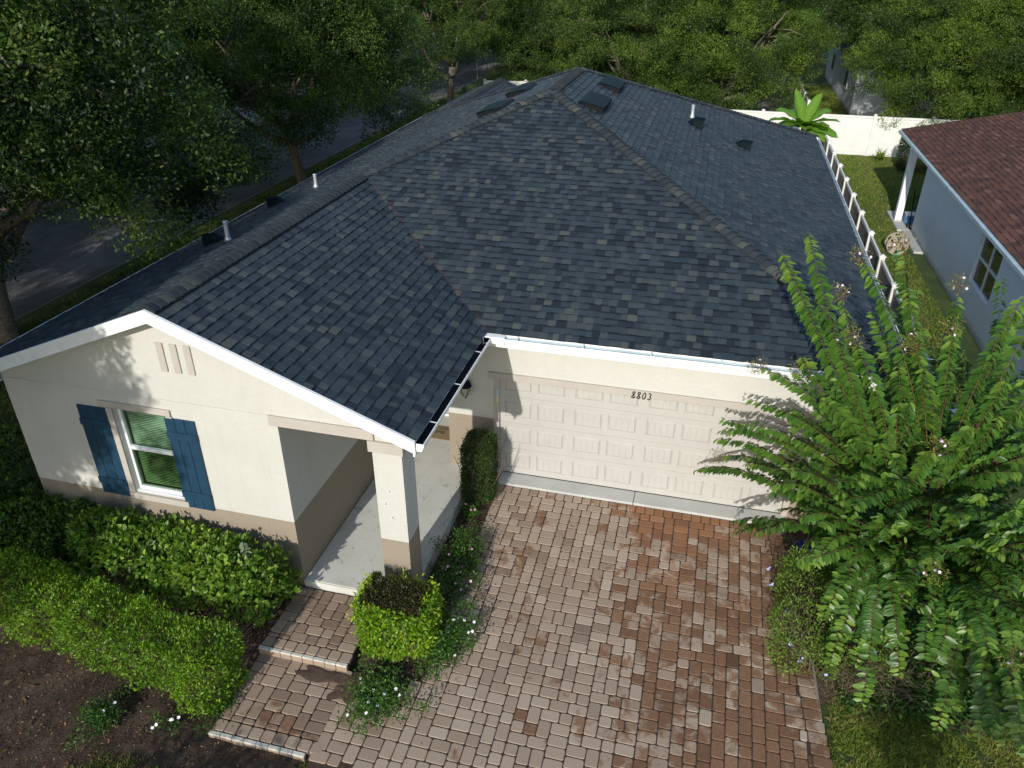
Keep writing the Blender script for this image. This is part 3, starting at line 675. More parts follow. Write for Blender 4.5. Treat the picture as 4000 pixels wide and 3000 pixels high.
capline((XL+A,YW+.02,H+SL*A),Jn,LS,RS)
capline(Jn,Ap,LS,FS); capline((XR-.02,YF+.02,H),Ap,FS,RS); capline(Ap,Bp,LS,RS)
capline((XR,YBK,H),Bp,RS,(0,1,-SL)); capline((XL,YBK,H),Bp,(0,1,-SL),LS)
caps.build('ridge_caps',MT['cap'],roof)
# rear left wing: low gable seen beyond the main eave
rw=MB(); rx,rz=-5.72,3.50; y0,y1=14.2,21.6
rw.q((-6.95,y0,3.03),(rx,y0,rz),(rx,y1,rz),(-6.95,y1,3.03)); rw.q((rx,y0,rz),(-4.5,y0,3.03),(-4.5,y1,3.03),(rx,y1,rz)); rw.box(-6.5,15.4,-.2,-4.9,21.3,2.98)
rwo=rw.build('rear_wing',MT['under'],house)
Vv=slope('wing_shingles',(-6.96,0,3.04),(0,1,0),(1,0,0),1.22,lambda d:y0,lambda d:y1,15,parent=rwo)
slope('wing_shingles',(-4.48,0,3.04),(0,1,0),(-1,0,0),1.22,lambda d:y0,lambda d:y1,16,parent=rwo)
caps=MB(); capline((rx,y0+.3,rz+.02),(rx,y1,rz+.02),LS,RS); caps.build('wing_ridge_caps',MT['cap'],rwo)
# red chalk line left on the shingles beside the hip
ch=MB()
MT['chalk']=plain('red_chalk',(.16,.03,.03),.9,.3,60)
for (p,q,off) in (((XR,YF,H),Ap,(-.17,-.0,0)),(Jn,(XE,YF,H),(.05,.0,0))):
    p=Vector(p)+Vector(off);q=Vector(q)+Vector(off); 
    nn=34
    for j in range(nn):
        if rng.random()<.45: continue
        a_=p.lerp(q,j/nn); b_=p.lerp(q,(j+.9)/nn); za=.016
        ch.q((a_.x-.004,a_.y-.004,a_.z+za),(a_.x+.004,a_.y,a_.z+za),(b_.x+.004,b_.y,b_.z+za),(b_.x-.004,b_.y-.004,b_.z+za))
ch.build('chalk_line',MT['chalk'],roof)
# fascia / rake boards
fa=MB()
def rake(xa,za,xb,zb,y,hgt=.17):
    fa.q((xa,y,za-hgt),(xb,y,zb-hgt),(xb,y,zb),(xa,y,za)); fa.q((xa,y+.03,za),(xb,y+.03,zb),(xb,y+.03,zb-hgt),(xa,y+.03,za-hgt))
    fa.q((xa,y,za),(xb,y,zb),(xb,y+.03,zb),(xa,y+.03,za)); fa.q((xa,y+.03,za-hgt),(xb,y+.03,zb-hgt),(xb,y,zb-hgt),(xa,y,za-hgt))
    fa.q((xa,y-.012,za-.055),(xb,y-.012,zb-.055),(xb,y-.012,zb+.012),(xa,y-.012,za+.012)); fa.q((xa,y-.012,za+.012),(xb,y-.012,zb+.012),(xb,y+.03,zb+.014),(xa,y+.03,za+.014)); fa.q((xa,y,za-.057),(xb,y,zb-.057),(xb,y-.012,zb-.055),(xa,y-.012,za-.055))
rake(XL-.01,H-.006,XL+A,H+SL*A,YW-.032); rake(XL+A,H+SL*A,XE+.02,H-.008,YW-.032)
fa.box(XE-.12,YF+.005,2.80,XR-.004,YF+.03,H-.012); fa.box(XR-.03,YF+.035,2.80,XR-.005,YBK,H-.012); fa.box(XL+.005,YW+.01,2.80,XL+.03,YBK,H-.012); fa.box(XE-.03,YW+.01,2.80,XE-.005,YF+.002,H-.012)
for xa,xb in ((XL,XL+A),(XL+A,XE)):
    za,zb=H+SL*(min(xa-XL,XE-xa))-.165,H+SL*(min(xb-XL,XE-xb))-.165
    fa.q((xa,YW,za),(xb,YW,zb),(xb,WY+.05,zb),(xa,WY+.05,za))
fa.build('fascia',MT['fascia'],house)
def gutter(p0,p1,out,wd=.125,dp=.115,top=H-.035,inner='gutterside',straps=8,name='gutter'):
    """p0,p1 plan points along the eave; out = outward unit"""
    o=Vector((out[0],out[1],0)); a,b_=Vector((*p0,0)),Vector((*p1,0)); g=MB()
    def strip(o0,z0,o1,z1,flip=False):
        P=[a+o*o0+Vector((0,0,z0)),b_+o*o0+Vector((0,0,z0)),b_+o*o1+Vector((0,0,z1)),a+o*o1+Vector((0,0,z1))]; g.q(*P)
    prof=[(.003,top),(.003,top-dp),(wd-.035,top-dp),(wd-.02,top-dp+.035),(wd,top-.03),(wd,top),(wd-.012,top),(wd-.012,top-.006)]
    for (o0,z0),(o1,z1) in zip(prof,prof[1:]): strip(o0,z0,o1,z1)
    for e in (a,b_):
        g.q(*[e+o*x+Vector((0,0,z)) for x,z in prof[:6]])
    go=g.build(name,MT['white'],house)
    h=MB()
    P=[(.006,top-.012),(.006,top-dp+.004),(wd-.037,top-dp+.004),(wd-.024,top-dp+.037),(wd-.006,top-.032),(wd-.006,top-.012)]
    for (o0,z0),(o1,z1) in zip(P,P[1:]): h.q(a+o*o0+Vector((0,0,z0)),b_+o*o0+Vector((0,0,z0)),b_+o*o1+Vector((0,0,z1)),a+o*o1+Vector((0,0,z1)))
    h.build('gutter_lining',MT[inner],go)
    if straps:
        d=(b_-a)
        for j in range(straps):
            s2=MB(); c=a+d*((j+.5)/straps); dn=d.normalized()
            s2.q(*[c+dn*x+o*y+Vector((0,0,z)) for x,y,z in ((-.013,.0,top+.012),(.013,.0,top+.012),(.013,wd-.006,top+.003),(-.013,wd-.006,top+.003))]); s2.build('gutter_strap',MT['white'],go)
gutter((XE,YW),(XE,YF-.13),(1,0),inner='wet',straps=3)
gutter((XE+.02,YF),(XR,YF),(0,-1),straps=6,inner='gutterside')
gutter((XR,YF),(XR,YBK),(1,0),straps=14)
gutter((XL,YW+.03),(XL,YBK),(-1,0),straps=8,inner='wet')
bx=MB(); bx.box(XE+.0,YF-.13,H-.13,XE+.34,YF-.006,H-.018,.006); bx.box(XE-.06,YF-.16,H-.16,XE+.015,YF-.01,H-.03,.006); bx.build('gutter_box',MT['white'],house)
# roof vents
def rz_(x): return H+SL*min(x-XL,XR-x)
def offridge(x0,x1,y0,y1):
    """low box vent; its open lower side faces down the slope"""
    s=1 if (x0+x1)/2>XM else -1; hi,lo=(x0,x1) if s>0 else (x1,x0)
    k=1/math.sqrt(1+SL*SL); U_=Vector((s*k,0,-SL*k)); N_=Vector((s*SL*k,0,k)); Y_=Vector((0,1,0)); o=Vector((hi,y0,rz_(hi)+.01)); L=abs(x1-x0)/k; W=y1-y0
    m_=MB(); P=lambda u,y,n: o+U_*u+Y_*y+N_*n
    prof=[(0,.012),(.05,.055),(L*.45,.09),(L*.8,.115),(L,.115)]
    for y_ in (0,W):
        m_.q(*([P(0,y_,0)]+[P(u,y_,n) for u,n in prof]+[P(L,y_,0)]))
    m_.q(P(L,0,0),P(L,W,0),P(L,W,.07),P(L,0,.07))
    ob=m_.build('roof_vent',MT['black'],roof)
    c=MB()
    for (u0,n0),(u1,n1) in zip(prof,prof[1:]): 
        c.q(P(u0,-.025,n0+.006),P(u0,W+.025,n0+.006),P(u1,W+.025,n1+.006),P(u1,-.025,n1+.006))
    c.q(P(L,-.025,.121),P(L,W+.025,.121),P(L+.02,W+.025,.095),P(L+.02,-.025,.095))
    c.q(P(0,-.025,.018),P(L*.45,-.025,.096),P(L*.8,-.025,.121),P(L,-.025,.121),P(L,-.025,.10),P(L*.8,-.025,.10),P(L*.45,-.025,.075),P(0,-.025,.0))
    c.build('vent_lid',MT['blackgloss'],roof)
offridge(.14,.66,5.95,7.15); offridge(.16,.66,8.55,9.6)
offridge(-.95,-1.5,5.9,7.0); offridge(-.95,-1.5,8.4,9.4)
def gooseneck(x,y,r=.13):
    s=1 if x>XM else -1; k=1/math.sqrt(1+SL*SL); U_=Vector((s*k,0,-SL*k)); N_=Vector((s*SL*k,0,k)); Y_=Vector((0,1,0)); o=Vector((x,y,rz_(x)+.012)); m_=MB()
    pl=[]
    for j in range(9):
        a=PI*j/8; pl.append((math.cos(a)*r,math.sin(a)*r*1.5))
    front=[o+U_*.14+Y_*y_+N_*n for y_,n in pl]; back=[o-U_*.10+Y_*y_*.8+N_*n*.75 for y_,n in pl]
    bk=[o-U_*.22+Y_*y_*.35+N_*n*.05 for y_,n in pl]
    for a_,b_ in ((front,back),(back,bk)):
        for j in range(8): m_.q(a_[j],a_[j+1],b_[j+1],b_[j])
    inn=[o+U_*.12+Y_*y_*.96+N_*n*.96 for y_,n in pl]; m_.q(*inn)
    m_.obox(o+N_*.0,U_*.18,Y_*(r+.03),N_*.004)
    m_.build('roof_exhaust_hood',MT['blackgloss'],roof,False)
gooseneck(2.55,9.1,.17); gooseneck(3.75,9.27,.14); gooseneck(-5.85,3.5,.135); gooseneck(-5.5,.68,.14)
for (x,y,hh,r) in ((2.42,9.75,.33,.045),(-5.1,3.92,.30,.04),(-4.86,.18,.36,.042)):
    m_=MB(); z=rz_(x); m_.lathe((x,y,z),[(r*1.7,0.02),(r*1.25,.05),(r,.10),(r*.85,hh*.6),(r,hh-.01),(r*1.05,hh)],12); m_.build('vent_pipe',MT['galv'],roof,True)
lf=MB(); lf.ct=.3
# ------------------------------------------------------------------ porch things
dm=thing('doormat',(-1.55,.87,.05),'coir doormat lettered WELCOME HOME on the porch slab before the door','doormat')
a=MB(); a.box(-1.95,.66,.051,-1.12,1.12,.068,.004); a.build('mat_pile',MT['mat'],dm)
def text_mesh(name,txt,size,loc,rot,mat,parent,ext=.002,align='CENTER'):
    cu=bpy.data.curves.new(name,'FONT'); cu.body=txt; cu.size=size; cu.extrude=ext; cu.align_x=align; cu.align_y='CENTER'
    to=bpy.data.objects.new(name,cu); COL.objects.link(to); bpy.context.view_layer.update()
    me=bpy.data.meshes.new_from_object(to.evaluated_get(bpy.context.evaluated_depsgraph_get())); bpy.data.objects.remove(to)
    me.name=name; me.materials.clear(); me.materials.append(mat); o=bpy.data.objects.new(name,me); COL.objects.link(o)
    o.parent=parent; o.location=Vector(loc)-wloc(parent); o.rotation_euler=rot; return o
text_mesh('mat_lettering','WELCOME\nHOME',.135,(-1.53,.955,.0695),(0,0,0),MT['matink'],dm)

# ------------------------------------------------------------------ fences
def fence_run(pts,h,label,panelmat,postw=.125,base=-.12,name='vinyl_fence',caps_=True):
    o=thing(name,(pts[0][0],pts[0][1],base),label,'fence')
    for (x,y) in pts:
        p=MB(); hw=postw/2; p.box(x-hw,y-hw,base-.1,x+hw,y+hw,base+h+.06,.006)
        p.box(x-hw-.02,y-hw-.02,base+h+.06,x+hw+.02,y+hw+.02,base+h+.085,.006)
        i=len(p.v); p.v+=[(x-hw-.01,y-hw-.01,base+h+.085),(x+hw+.01,y-hw-.01,base+h+.085),(x+hw+.01,y+hw+.01,base+h+.085),(x-hw-.01,y+hw+.01,base+h+.085),(x,y,base+h+.13)]; p.t+=[.5]*5
        p.f+=[(i,i+1,i+4),(i+1,i+2,i+4),(i+2,i+3,i+4),(i+3,i,i+4)]
        p.build('post',MT['vinyl'],o)
    for (xa,ya),(xb,yb) in zip(pts,pts[1:]):
        a=Vector((xa,ya,0));b_=Vector((xb,yb,0)); d=(b_-a).normalized(); a=a+d*postw/2; b_=b_-d*postw/2; L=(b_-a).length
        for z,hh in ((base+h-.02,.09),(base+.08,.14)): r=MB(); r.beam(a+Vector((0,0,z)),b_+Vector((0,0,z)),.05,hh); r.build('rail',MT['vinyl'],o)
        pn_=MB(); nb=max(1,int(L/.165)); sd=Vector((-d.y,d.x,0))
        for j in range(nb):
            c=a+d*(L*(j+.5)/nb)+Vector((0,0,base+h/2+.04)); pn_.obox(c,d*(L/nb/2-.0035),sd*.012,Vector((0,0,h/2-.115)))
        c=(a+b_)/2+Vector((0,0,base+h/2+.04)); pn_.obox(c,d*(L/2),sd*.006,Vector((0,0,h/2-.12)))
        pn_.build('panel',panelmat,o)
    return o
fence_run([(7.3,4.69-1.83*2+1.83*k) for k in range(14)],1.86,'white vinyl fence with dark grey-brown panels running beside the charcoal roof',MT['darkvinyl'])
fence_run([(-4.6+2.42*k,28.0) for k in range(9)],1.72,'tall white vinyl privacy fence across the back of the neighbouring lawn',MT['vinyl'])
fence_run([(-9.9,33.6),(-7.6,33.9),(-5.3,34.2)],1.7,'shaded vinyl fence by the street beyond the rear ridge',MT['vinyl'])
fence_run([(7.2,30.0+2.42*k) for k in range(9)],1.9,'grey-blue fence running away beyond the white back fence',MT['vinyl'])

# ------------------------------------------------------------------ neighbouring house on the right
nb=thing('neighbouring_house',(12,10,-.1),'pale stucco house with red-brown shingle roof beside the fence','house')
MT['nwall']=wall_mat('pale_stucco',(.84,.86,.89),(.84,.86,.89),-5,.05)
EX,RY=9.33,19.3; PN=.21; RXM=17.0
a=MB(); WXN=9.85
wz=2.66
wn=(8.3,10.05,.80,2.12)
a.box(WXN,-2.5,-.4,WXN+.2,wn[0],wz); a.box(WXN,wn[1],-.4,WXN+.2,16.8,wz); a.box(WXN,wn[0],-.4,WXN+.2,wn[1],wn[2]); a.box(WXN,wn[0],wn[3],WXN+.2,wn[1],wz)
a.box(WXN+.2,-2.5,-.4,24,-2.3,wz); a.box(WXN+.2,16.6,-.4,24,16.8,wz); a.box(23.8,-2.3,-.4,24,16.6,wz)
a.build('wall',MT['nwall'],nb)
a=MB(); a.box(9.47,17.75,-.1,9.69,17.97,2.62,.008); a.build('porch_pillar',MT['nwall'],nb)
a=MB(); a.box(9.42,16.8,-.25,13.5,19.0,-.05,.01); a.box(9.55,14.6,-.25,9.845,16.8,-.055,.01); a.build('patio_slab',MT['concrete'],nb)
a=MB(); x_=WXN+.06
a.box(x_,wn[0],wn[2],x_+.05,wn[0]+.05,wn[3]); a.box(x_,wn[1]-.05,wn[2],x_+.05,wn[1],wn[3]); a.box(x_,wn[0]+.05,wn[2],x_+.05,wn[1]-.05,wn[2]+.05); a.box(x_,wn[0]+.05,wn[3]-.05,x_+.05,wn[1]-.05,wn[3])
a.box(x_-.005,9.15,wn[2]+.05,x_+.045,9.20,wn[3]-.05); a.box(x_-.008,wn[0]+.05,1.44,x_+.042,wn[1]-.05,1.49)
nw=a.build('window',MT['white'],nb)
a=MB(); a.q((x_+.03,wn[0]+.05,wn[2]+.05),(x_+.03,wn[0]+.05,wn[3]-.05),(x_+.03,wn[1]-.05,wn[3]-.05),(x_+.03,wn[1]-.05,wn[2]+.05)); a.build('window_pane',MT['darkglass'],nw)
a=MB(); HN=2.75
a.q((EX,-3.1,HN-.01),(EX,RY,HN-.01),(RXM,RY,HN+PN*(RXM-EX)-.01),(RXM,-3.1,HN+PN*(RXM-EX)-.01)); a.q((RXM,-3.1,HN+PN*(RXM-EX)-.01),(RXM,RY,HN+PN*(RXM-EX)-.01),(24.6,RY,HN-.01),(24.6,-3.1,HN-.01))
a.q((WXN,16.81,wz),(24,16.81,wz),(RXM,16.81,HN+PN*(RXM-EX)-.1))
nr=a.build('roof',MT['under'],nb)
SLo=SL; SL=PN
slope('shingles',(EX-.02,0,HN-.004),(0,1,0),(1,0,0),RXM-EX,lambda d:-3.1,lambda d:RY,31,mat=MT['redshingle'],parent=nr,wmin=.28,wmax=.34,e=.145)
SL=SLo
a=MB(); a.box(EX-.002,-3.1,HN-.19,EX+.02,RY,HN-.02); a.box(EX-.10,-3.1,HN-.13,EX-.004,RY,HN-.03,.012)
zr=HN+PN*(RXM-EX)
a.q((EX,RY+.01,HN-.18),(RXM,RY+.01,zr-.18),(RXM,RY+.01,zr),(EX,RY+.01,HN)); a.build('fascia',MT['gutterside'],nb)
a=MB(); a.box(EX+.03,-3,HN-.17,WXN-.003,16.79,HN-.155); a.box(EX+.03,16.8,HN-.17,14,RY-.02,HN-.155); a.build('soffit',MT['white'],nb)

# simple far houses, mostly hidden by the oaks
def far_house(loc,W,D,label,wallc,hh=2.8):
    o=thing('far_house',loc,label,'house'); x,y,z=loc
    a=MB(); a.box(x-W/2,y-D/2,z-.3,x+W/2,y+D/2,z+hh); a.build('wall',wallc,o)
    a=MB(); e=.45; s_=.42; m_=min(W,D)/2+e; c=[(x-W/2-e,y-D/2-e,z+hh),(x+W/2+e,y-D/2-e,z+hh),(x+W/2+e,y+D/2+e,z+hh),(x-W/2-e,y+D/2+e,z+hh)]
    r0,r1=((x-W/2-e+m_,y,z+hh+s_*m_),(x+W/2+e-m_,y,z+hh+s_*m_)) if W>=D else ((x,y-D/2-e+m_,z+hh+s_*m_),(x,y+D/2+e-m_,z+hh+s_*m_))
    if W>=D: a.q(c[0],c[1],r1,r0); a.q(c[1],c[2],r1); a.q(c[2],c[3],r0,r1); a.q(c[3],c[0],r0)
    else: a.q(c[0],c[1],r0); a.q(c[1],c[2],r1,r0); a.q(c[2],c[3],r1); a.q(c[3],c[0],r0,r1)
    a.q(*c[::-1]); a.build('roof',MT['shingle'],o)
    for wy in (y-D/4,y+D/4):
        for sx in (-1,1):
            a=MB(); xx=x+sx*(W/2); a.box(min(xx,xx+sx*.05),wy-.7,z+.9,max(xx,xx+sx*.05),wy+.7,z+2.1); f=a.build('window',MT['white'],o)
            a=MB(); xx=xx+sx*.052; a.q((xx,wy-.6,z+1),(xx,wy+.6,z+1),(xx,wy+.6,z+2),(xx,wy-.6,z+2)); a.build('window_pane',MT['darkglass'],f)
    return o
far_house((15.9,45.5,-.1),11.2,15,'pale wall of a house beyond the back fence between the oaks',MT['nwall'])
far_house((-39,17,-.1),12,16,'pale house across the street behind the near oaks',MT['nwall'])
far_house((-39,47,-.1),12,16,'farther pale house across the street under the oaks',MT['nwall'])
k=MB(); k.q((4.4,28.6,-.108),(7.1,28.6,-.108),(7.1,50,-.108),(4.4,50,-.108)); tag(k.build('rear_patio',MT['curb']),kind='structure')

# ------------------------------------------------------------------ trees
def oak_variant(seed,R=4.6,Hc=5.6,zc=6.0,nleaf=330000,fork=2.1,ncl=260,lsz=.078):
    r=np.random.default_rng(seed); t=MB(); rr=random.Random(seed)
    lean=r.normal(size=2)*.12
    f=Vector((lean[0],lean[1],fork)); t.tube([(0,0,-.3),(0.02,0,.1),(lean[0]*.5,lean[1]*.5,fork*.5),f],[.27,.21,.17,.19],10)
    t.tube([(0,0,1.45),(.22,.9,1.62),(.42,1.9,2.35),(.75,3.0,3.5)],[.13,.12,.09,.04],8); t.tube([(0,0,1.5),(-.3,-.7,1.8),(-.5,-1.3,2.9)],[.11,.09,.04],8)
    ends=[]
    nl=6
    for i in range(nl):
        an=2*PI*i/nl+rr.uniform(-.4,.4); out=R*rr.uniform(.5,.72); hz=rr.uniform(2.2,5.2)
        mid=f+Vector((math.cos(an)*out*.4,math.sin(an)*out*.4,hz*.28)); e=f+Vector((math.cos(an+.2)*out,math.sin(an+.2)*out,hz))
        q1=f.lerp(mid,.5)+Vector((0,0,.12)); q2=mid.lerp(e,.5)+Vector((rr.uniform(-.3,.3),rr.uniform(-.3,.3),rr.uniform(-.1,.5)))
        t.tube([f,q1,mid,q2,e],[.14,.11,.085,.055,.025],7); ends.append((mid,e))
        for j in range(5):
            s0=mid.lerp(e,rr.uniform(0,.8)); a2=an+rr.uniform(-1.3,1.3); l_=rr.uniform(.9,2.2)
            e2=s0+Vector((math.cos(a2)*l_,math.sin(a2)*l_,rr.uniform(-.5,1.2))); t.tube([s0,s0.lerp(e2,.5)+Vector((0,0,.15)),e2],[.045,.03,.012],5)
    # crown clusters on an uneven shell plus some inside
    d=unit(r.normal(size=(ncl,3))); d[:,2]=np.where(d[:,2]<-.55,-d[:,2]*.4,d[:,2])
    rad=r.uniform(.55,1.05,ncl)**.6; lump=1+.22*vnoise(d,2.2,seed)
    C=np.stack([d[:,0]*R*rad*lump,d[:,1]*R*rad*lump,zc-fork*0+d[:,2]*Hc*.52*rad*lump],1)+np.array([lean[0],lean[1],0])
    nl_=70; low=r.uniform(0,2*PI,nl_); rl=R*r.uniform(.45,1.08,nl_); C=np.concatenate([C,np.stack([np.cos(low)*rl,np.sin(low)*rl,zc-Hc*.5+.30+r.uniform(-.3,1.3,nl_)],1)])
    nc=len(C); cr=r.uniform(.45,1.0,nc); ctint=r.uniform(-.2,.2,nc)
    wgt=cr**2; ci=r.choice(nc,nleaf,p=wgt/wgt.sum()); dd=unit(r.normal(size=(nleaf,3))); rr_=r.uniform(0,1,nleaf)**.42
    # leaves sit in short sprays
    P=C[ci]+dd*(cr[ci]*rr_)[:,None]*np.array([1,1,.62]); P[:,2]-=.15*rr_*r.uniform(0,1,nleaf)
    spray=r.normal(size=(nleaf,3))*.02; key=(np.floor(P*3.3)@np.array([1,57,1313])).astype(np.int64)%99991; kr=np.random.default_rng(seed+5).uniform(-1,1,(99991,4))
    P=P+kr[key,:3]*.10+spray; keep=kr[key,3]>-.45; P=P[keep]; ci=ci[keep]; dd=dd[keep]; kk=kr[key[keep],0]
    n=len(P); D=unit(dd*.6+r.normal(size=(n,3))*.7+np.array([0,0,.1])); N=unit(r.normal(size=(n,3))*.7+dd*.5+np.array([0,0,.7]))
    tint=np.clip(0.46+ctint[ci]*1.8+.14*kk+r.normal(size=n)*.16,0,.96); tint[r.random(n)<.012]=1
    V,F,T=leaves(P,D,N,lsz*r.uniform(.7,1.3,n),.48,tint,.1,0)
    return t,V,F,T
def oak_proto(seed,name,label,group,**k):
    t,V,F,T=oak_variant(seed,**k); o=thing(name,(0,0,0),label,'tree',group)
    t.build('trunk',MT['wood'],o,True); mesh('crown',V,F,MT['oak'],o,attrs=dict(tint=T)); return o
protos=[oak_proto(101,'oak_tree','','oaks'),oak_proto(102,'oak_tree','','oaks',R=4.6,Hc=5.7,zc=5.25,fork=1.8,nleaf=470000,ncl=300),oak_proto(103,'oak_tree','','oaks',R=4.4,Hc=6.2,zc=6.3,ncl=240),oak_proto(104,'oak_tree','','oaks',R=4.6,Hc=6.6,zc=4.9,fork=1.5,ncl=300,nleaf=420000)]
used=[False]*4
def place_oak(v,x,y,rz,sc,label,group):
    if not used[v]:
        used[v]=True; o=protos[v]; o.location=(x,y,-.12); o.rotation_euler=(0,0,rz); o.scale=(sc,)*3; o['label']=label
    else: o=copy_thing(protos[v],(x,y,-.12),rz,sc,label)
    o['group']=group; return o
G1='oaks along the near curb'; G2='oaks on the far side of the street'; G3='oaks behind the back fence'; G4='oaks farther back'
place_oak(1,-13.1,2.4,.4,1.24,'large oak at the curb left of the front gable, its trunk by the roof corner',G1)
place_oak(1,-12.9,17.2,2.0,1.08,'oak at the near curb with a forked trunk rising behind the left eave',G1)
place_oak(2,-12.7,35.6,1.2,1.0,'oak at the near curb whose trunk stands alone against the far street',G1)
place_oak(0,-12.7,52,4.2,1.0,'fourth oak up the near curb, behind the low rear ridge',G1)
ORD='first second third fourth fifth sixth seventh eighth ninth tenth eleventh twelfth thirteenth fourteenth fifteenth sixteenth seventeenth eighteenth nineteenth twentieth twenty-first twenty-second twenty-third twenty-fourth twenty-fifth twenty-sixth'.split()
az=lambda q: math.atan2(q[0]-CAM.x,q[1]-CAM.y)
for i,(x,y,sc) in enumerate(sorted([(-23.5,3,1.35),(-22.5,13,1.3),(-22.0,25,1.3),(-21.8,45.5,1.1),(-22,57,1.1),(-22.5,34.5,1.0)],key=az)):
    place_oak(i%3,x,y,i*1.7,sc,f'oak across the street, {ORD[i]} from the left in its row',G2)
for i,(x,y,sc) in enumerate([(-5.4,38,1.0),(-1.2,34.0,.95),(3.0,33.0,.92),(13.4,31.2,.86),(17.6,30.6,.95),(22.5,33,1.05),(27.5,35,1.1)]):
    place_oak(3,x,y,i*2.3+.5,sc,f'bright oak behind the back fence, {ORD[i]} from the left of its row',G3)
bk_=[(-9.5,50),(-2,45),(3.5,44),(13.5,40),(19,42),(-6,62),(3,66),(12,60),(21,50),(29,48),(36,52),(20,66),(31,70),(-14,70),(-24,70),(-34,62),(-38,34),(-42,14),(-10,84),(6,84),(24,86),(42,74),(-30,90),(-48,50)]
for i,(x,y) in enumerate(sorted(bk_,key=az)):
    place_oak((0,3,2)[i%3],x,y,i*1.1,1.15+.1*(i%3),f'distant oak in the crowns along the top, {ORD[i]} from the left',G4)
# trees behind the camera that shade the street, the gable corner and the lawn
for i,(x,y,sc) in enumerate([(-13.0,-12.5,1.1),(-22.5,-8,1.1),(-23.5,-20,1.2)]):
    place_oak(i%3,x,y,i*2.1+.3,sc,f'street oak in front of the house line, {ORD[i]} of three out of the frame','street oaks before the house')

def small_tree(x,y,R,ht,seed,label,zc=None,hz=None,n=22000,nc=60):
    zc=zc or ht*.62; hz=hz or ht*.36
    o=thing('garden_tree',(x,y,float(gz(x,y))),label,'tree'); r=np.random.default_rng(seed); t=MB(); z0=float(gz(x,y)); t.tube([(x,y,z0-.1),(x+.05,y,z0+ht*.3),(x,y+.1,z0+ht*.6)],[.1,.08,.04],8)
    C=unit(r.normal(size=(nc,3)))*np.array([R,R,hz])*r.uniform(.3,1,(nc,1))+np.array([x,y,z0+zc]); ci=r.integers(0,nc,n)
    P=C[ci]+unit(r.normal(size=(n,3)))*(r.uniform(0,1,n)**.5*.5)[:,None]
    V,F,T=leaves(P,r.normal(size=(n,3)),r.normal(size=(n,3))+np.array([0,0,.6]),.11*r.uniform(.7,1.3,n),.5,np.clip(r.normal(.5,.2,n),0,1),.1,0)
    for c in C[:12]: t.tube([(x,y,z0+ht*.35),tuple((np.array([x,y,z0+ht*.45])+c)/2),tuple(c)],[.04,.03,.01],5)
    t.build('trunk',MT['wood'],o,True); mesh('crown',V,F,MT['oak'],o,attrs=dict(tint=T))
small_tree(9.1,-11.0,3.6,5.7,201,'small garden tree before the right lawn out of the frame')
small_tree(-2.7,-12.6,1.7,3.0,202,'low garden tree before the soil bed out of the frame')
small_tree(-7.5,-10.6,3.0,11,203,'slim garden tree before the front gable out of the frame',zc=6.7,hz=3.7,n=120000,nc=190)

# ------------------------------------------------------------------ hedges and shrubs
def hedge_cloud(center,axis,hx,hy,z0,z1,n,size,seed,rnd=.10,aspect=.5,topbias=1.,tmean=.5,depth=.22,thin=None):
    """leaf cloud over a rounded box: axis = unit direction of its length"""
    r=np.random.default_rng(seed); ax=np.array([axis[0],axis[1],0.]); ay=np.array([-axis[1],axis[0],0.]); c=np.array([center[0],center[1],0.])
    hz=(z1-z0)/2; A_=np.array([hx*hy*4*1.15,hx*hz*4*1.,hx*hz*4*.8,hy*hz*4*1.,hy*hz*4])
    face=r.choice(5,n,p=A_/A_.sum()); a=r.uniform(-1,1,n); b_=r.uniform(-1,1,n)
    L=np.zeros((n,3)); Nn=np.zeros((n,3))
    for k,(f0,s) in enumerate(((2,1),(1,-1),(1,1),(0,1),(0,-1))):
        mk=face==k
        if f0==2: L[mk]=np.stack([a[mk],b_[mk],np.ones(mk.sum())],1)
        elif f0==1: L[mk]=np.stack([a[mk],np.full(mk.sum(),s),b_[mk]],1)
        else: L[mk]=np.stack([np.full(mk.sum(),s),a[mk],b_[mk]],1)
        Nn[mk,f0]=s
    # round the box
    ex=np.array([hx,hy,hz]); Q=L*ex; rad=min(hy,hz,.35)*.5; q=np.clip(Q,-(ex-rad),ex-rad); dv=Q-q; ln=np.linalg.norm(dv,axis=1,keepdims=True); 
    dirn=np.where(ln>1e-6,dv/np.maximum(ln,1e-6),Nn); Q=q+dirn*rad
    lump=vnoise(Q,3.2,seed)*rnd+vnoise(Q,9,seed+1)*rnd*.45
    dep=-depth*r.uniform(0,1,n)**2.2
    spk=(r.random(n)<.07); dep=np.where(spk,r.uniform(0,.09,n)*(vnoise(Q,11,seed+7)>0),dep)
    Q=Q+dirn*(lump+dep)[:,None]+r.normal(size=(n,3))*.012
    out=dirn
    P=c+Q[:,:1]*ax+Q[:,1:2]*ay; P[:,2]=z0+hz+Q[:,2]; O=out[:,:1]*ax+out[:,1:2]*ay; O[:,2]=out[:,2]
    if thin is not None:
        kp=thin(P,r); P=P[kp];O=O[kp];dep=dep[kp]
    n=len(P); D=unit(O*.75+r.normal(size=(n,3))*.55+np.array([0,0,.35])); N=unit(O*.5+r.normal(size=(n,3))*.5+np.array([0,0,.6]))
    t=np.clip(tmean+dep*1.3+.16*vnoise(P,2.2,seed+3)+r.normal(size=n)*.17,0,1)  # deeper leaves get a darker tint: hedge-interior shade put into the colour
    return P,D,N,size*r.uniform(.65,1.3,n),aspect,t
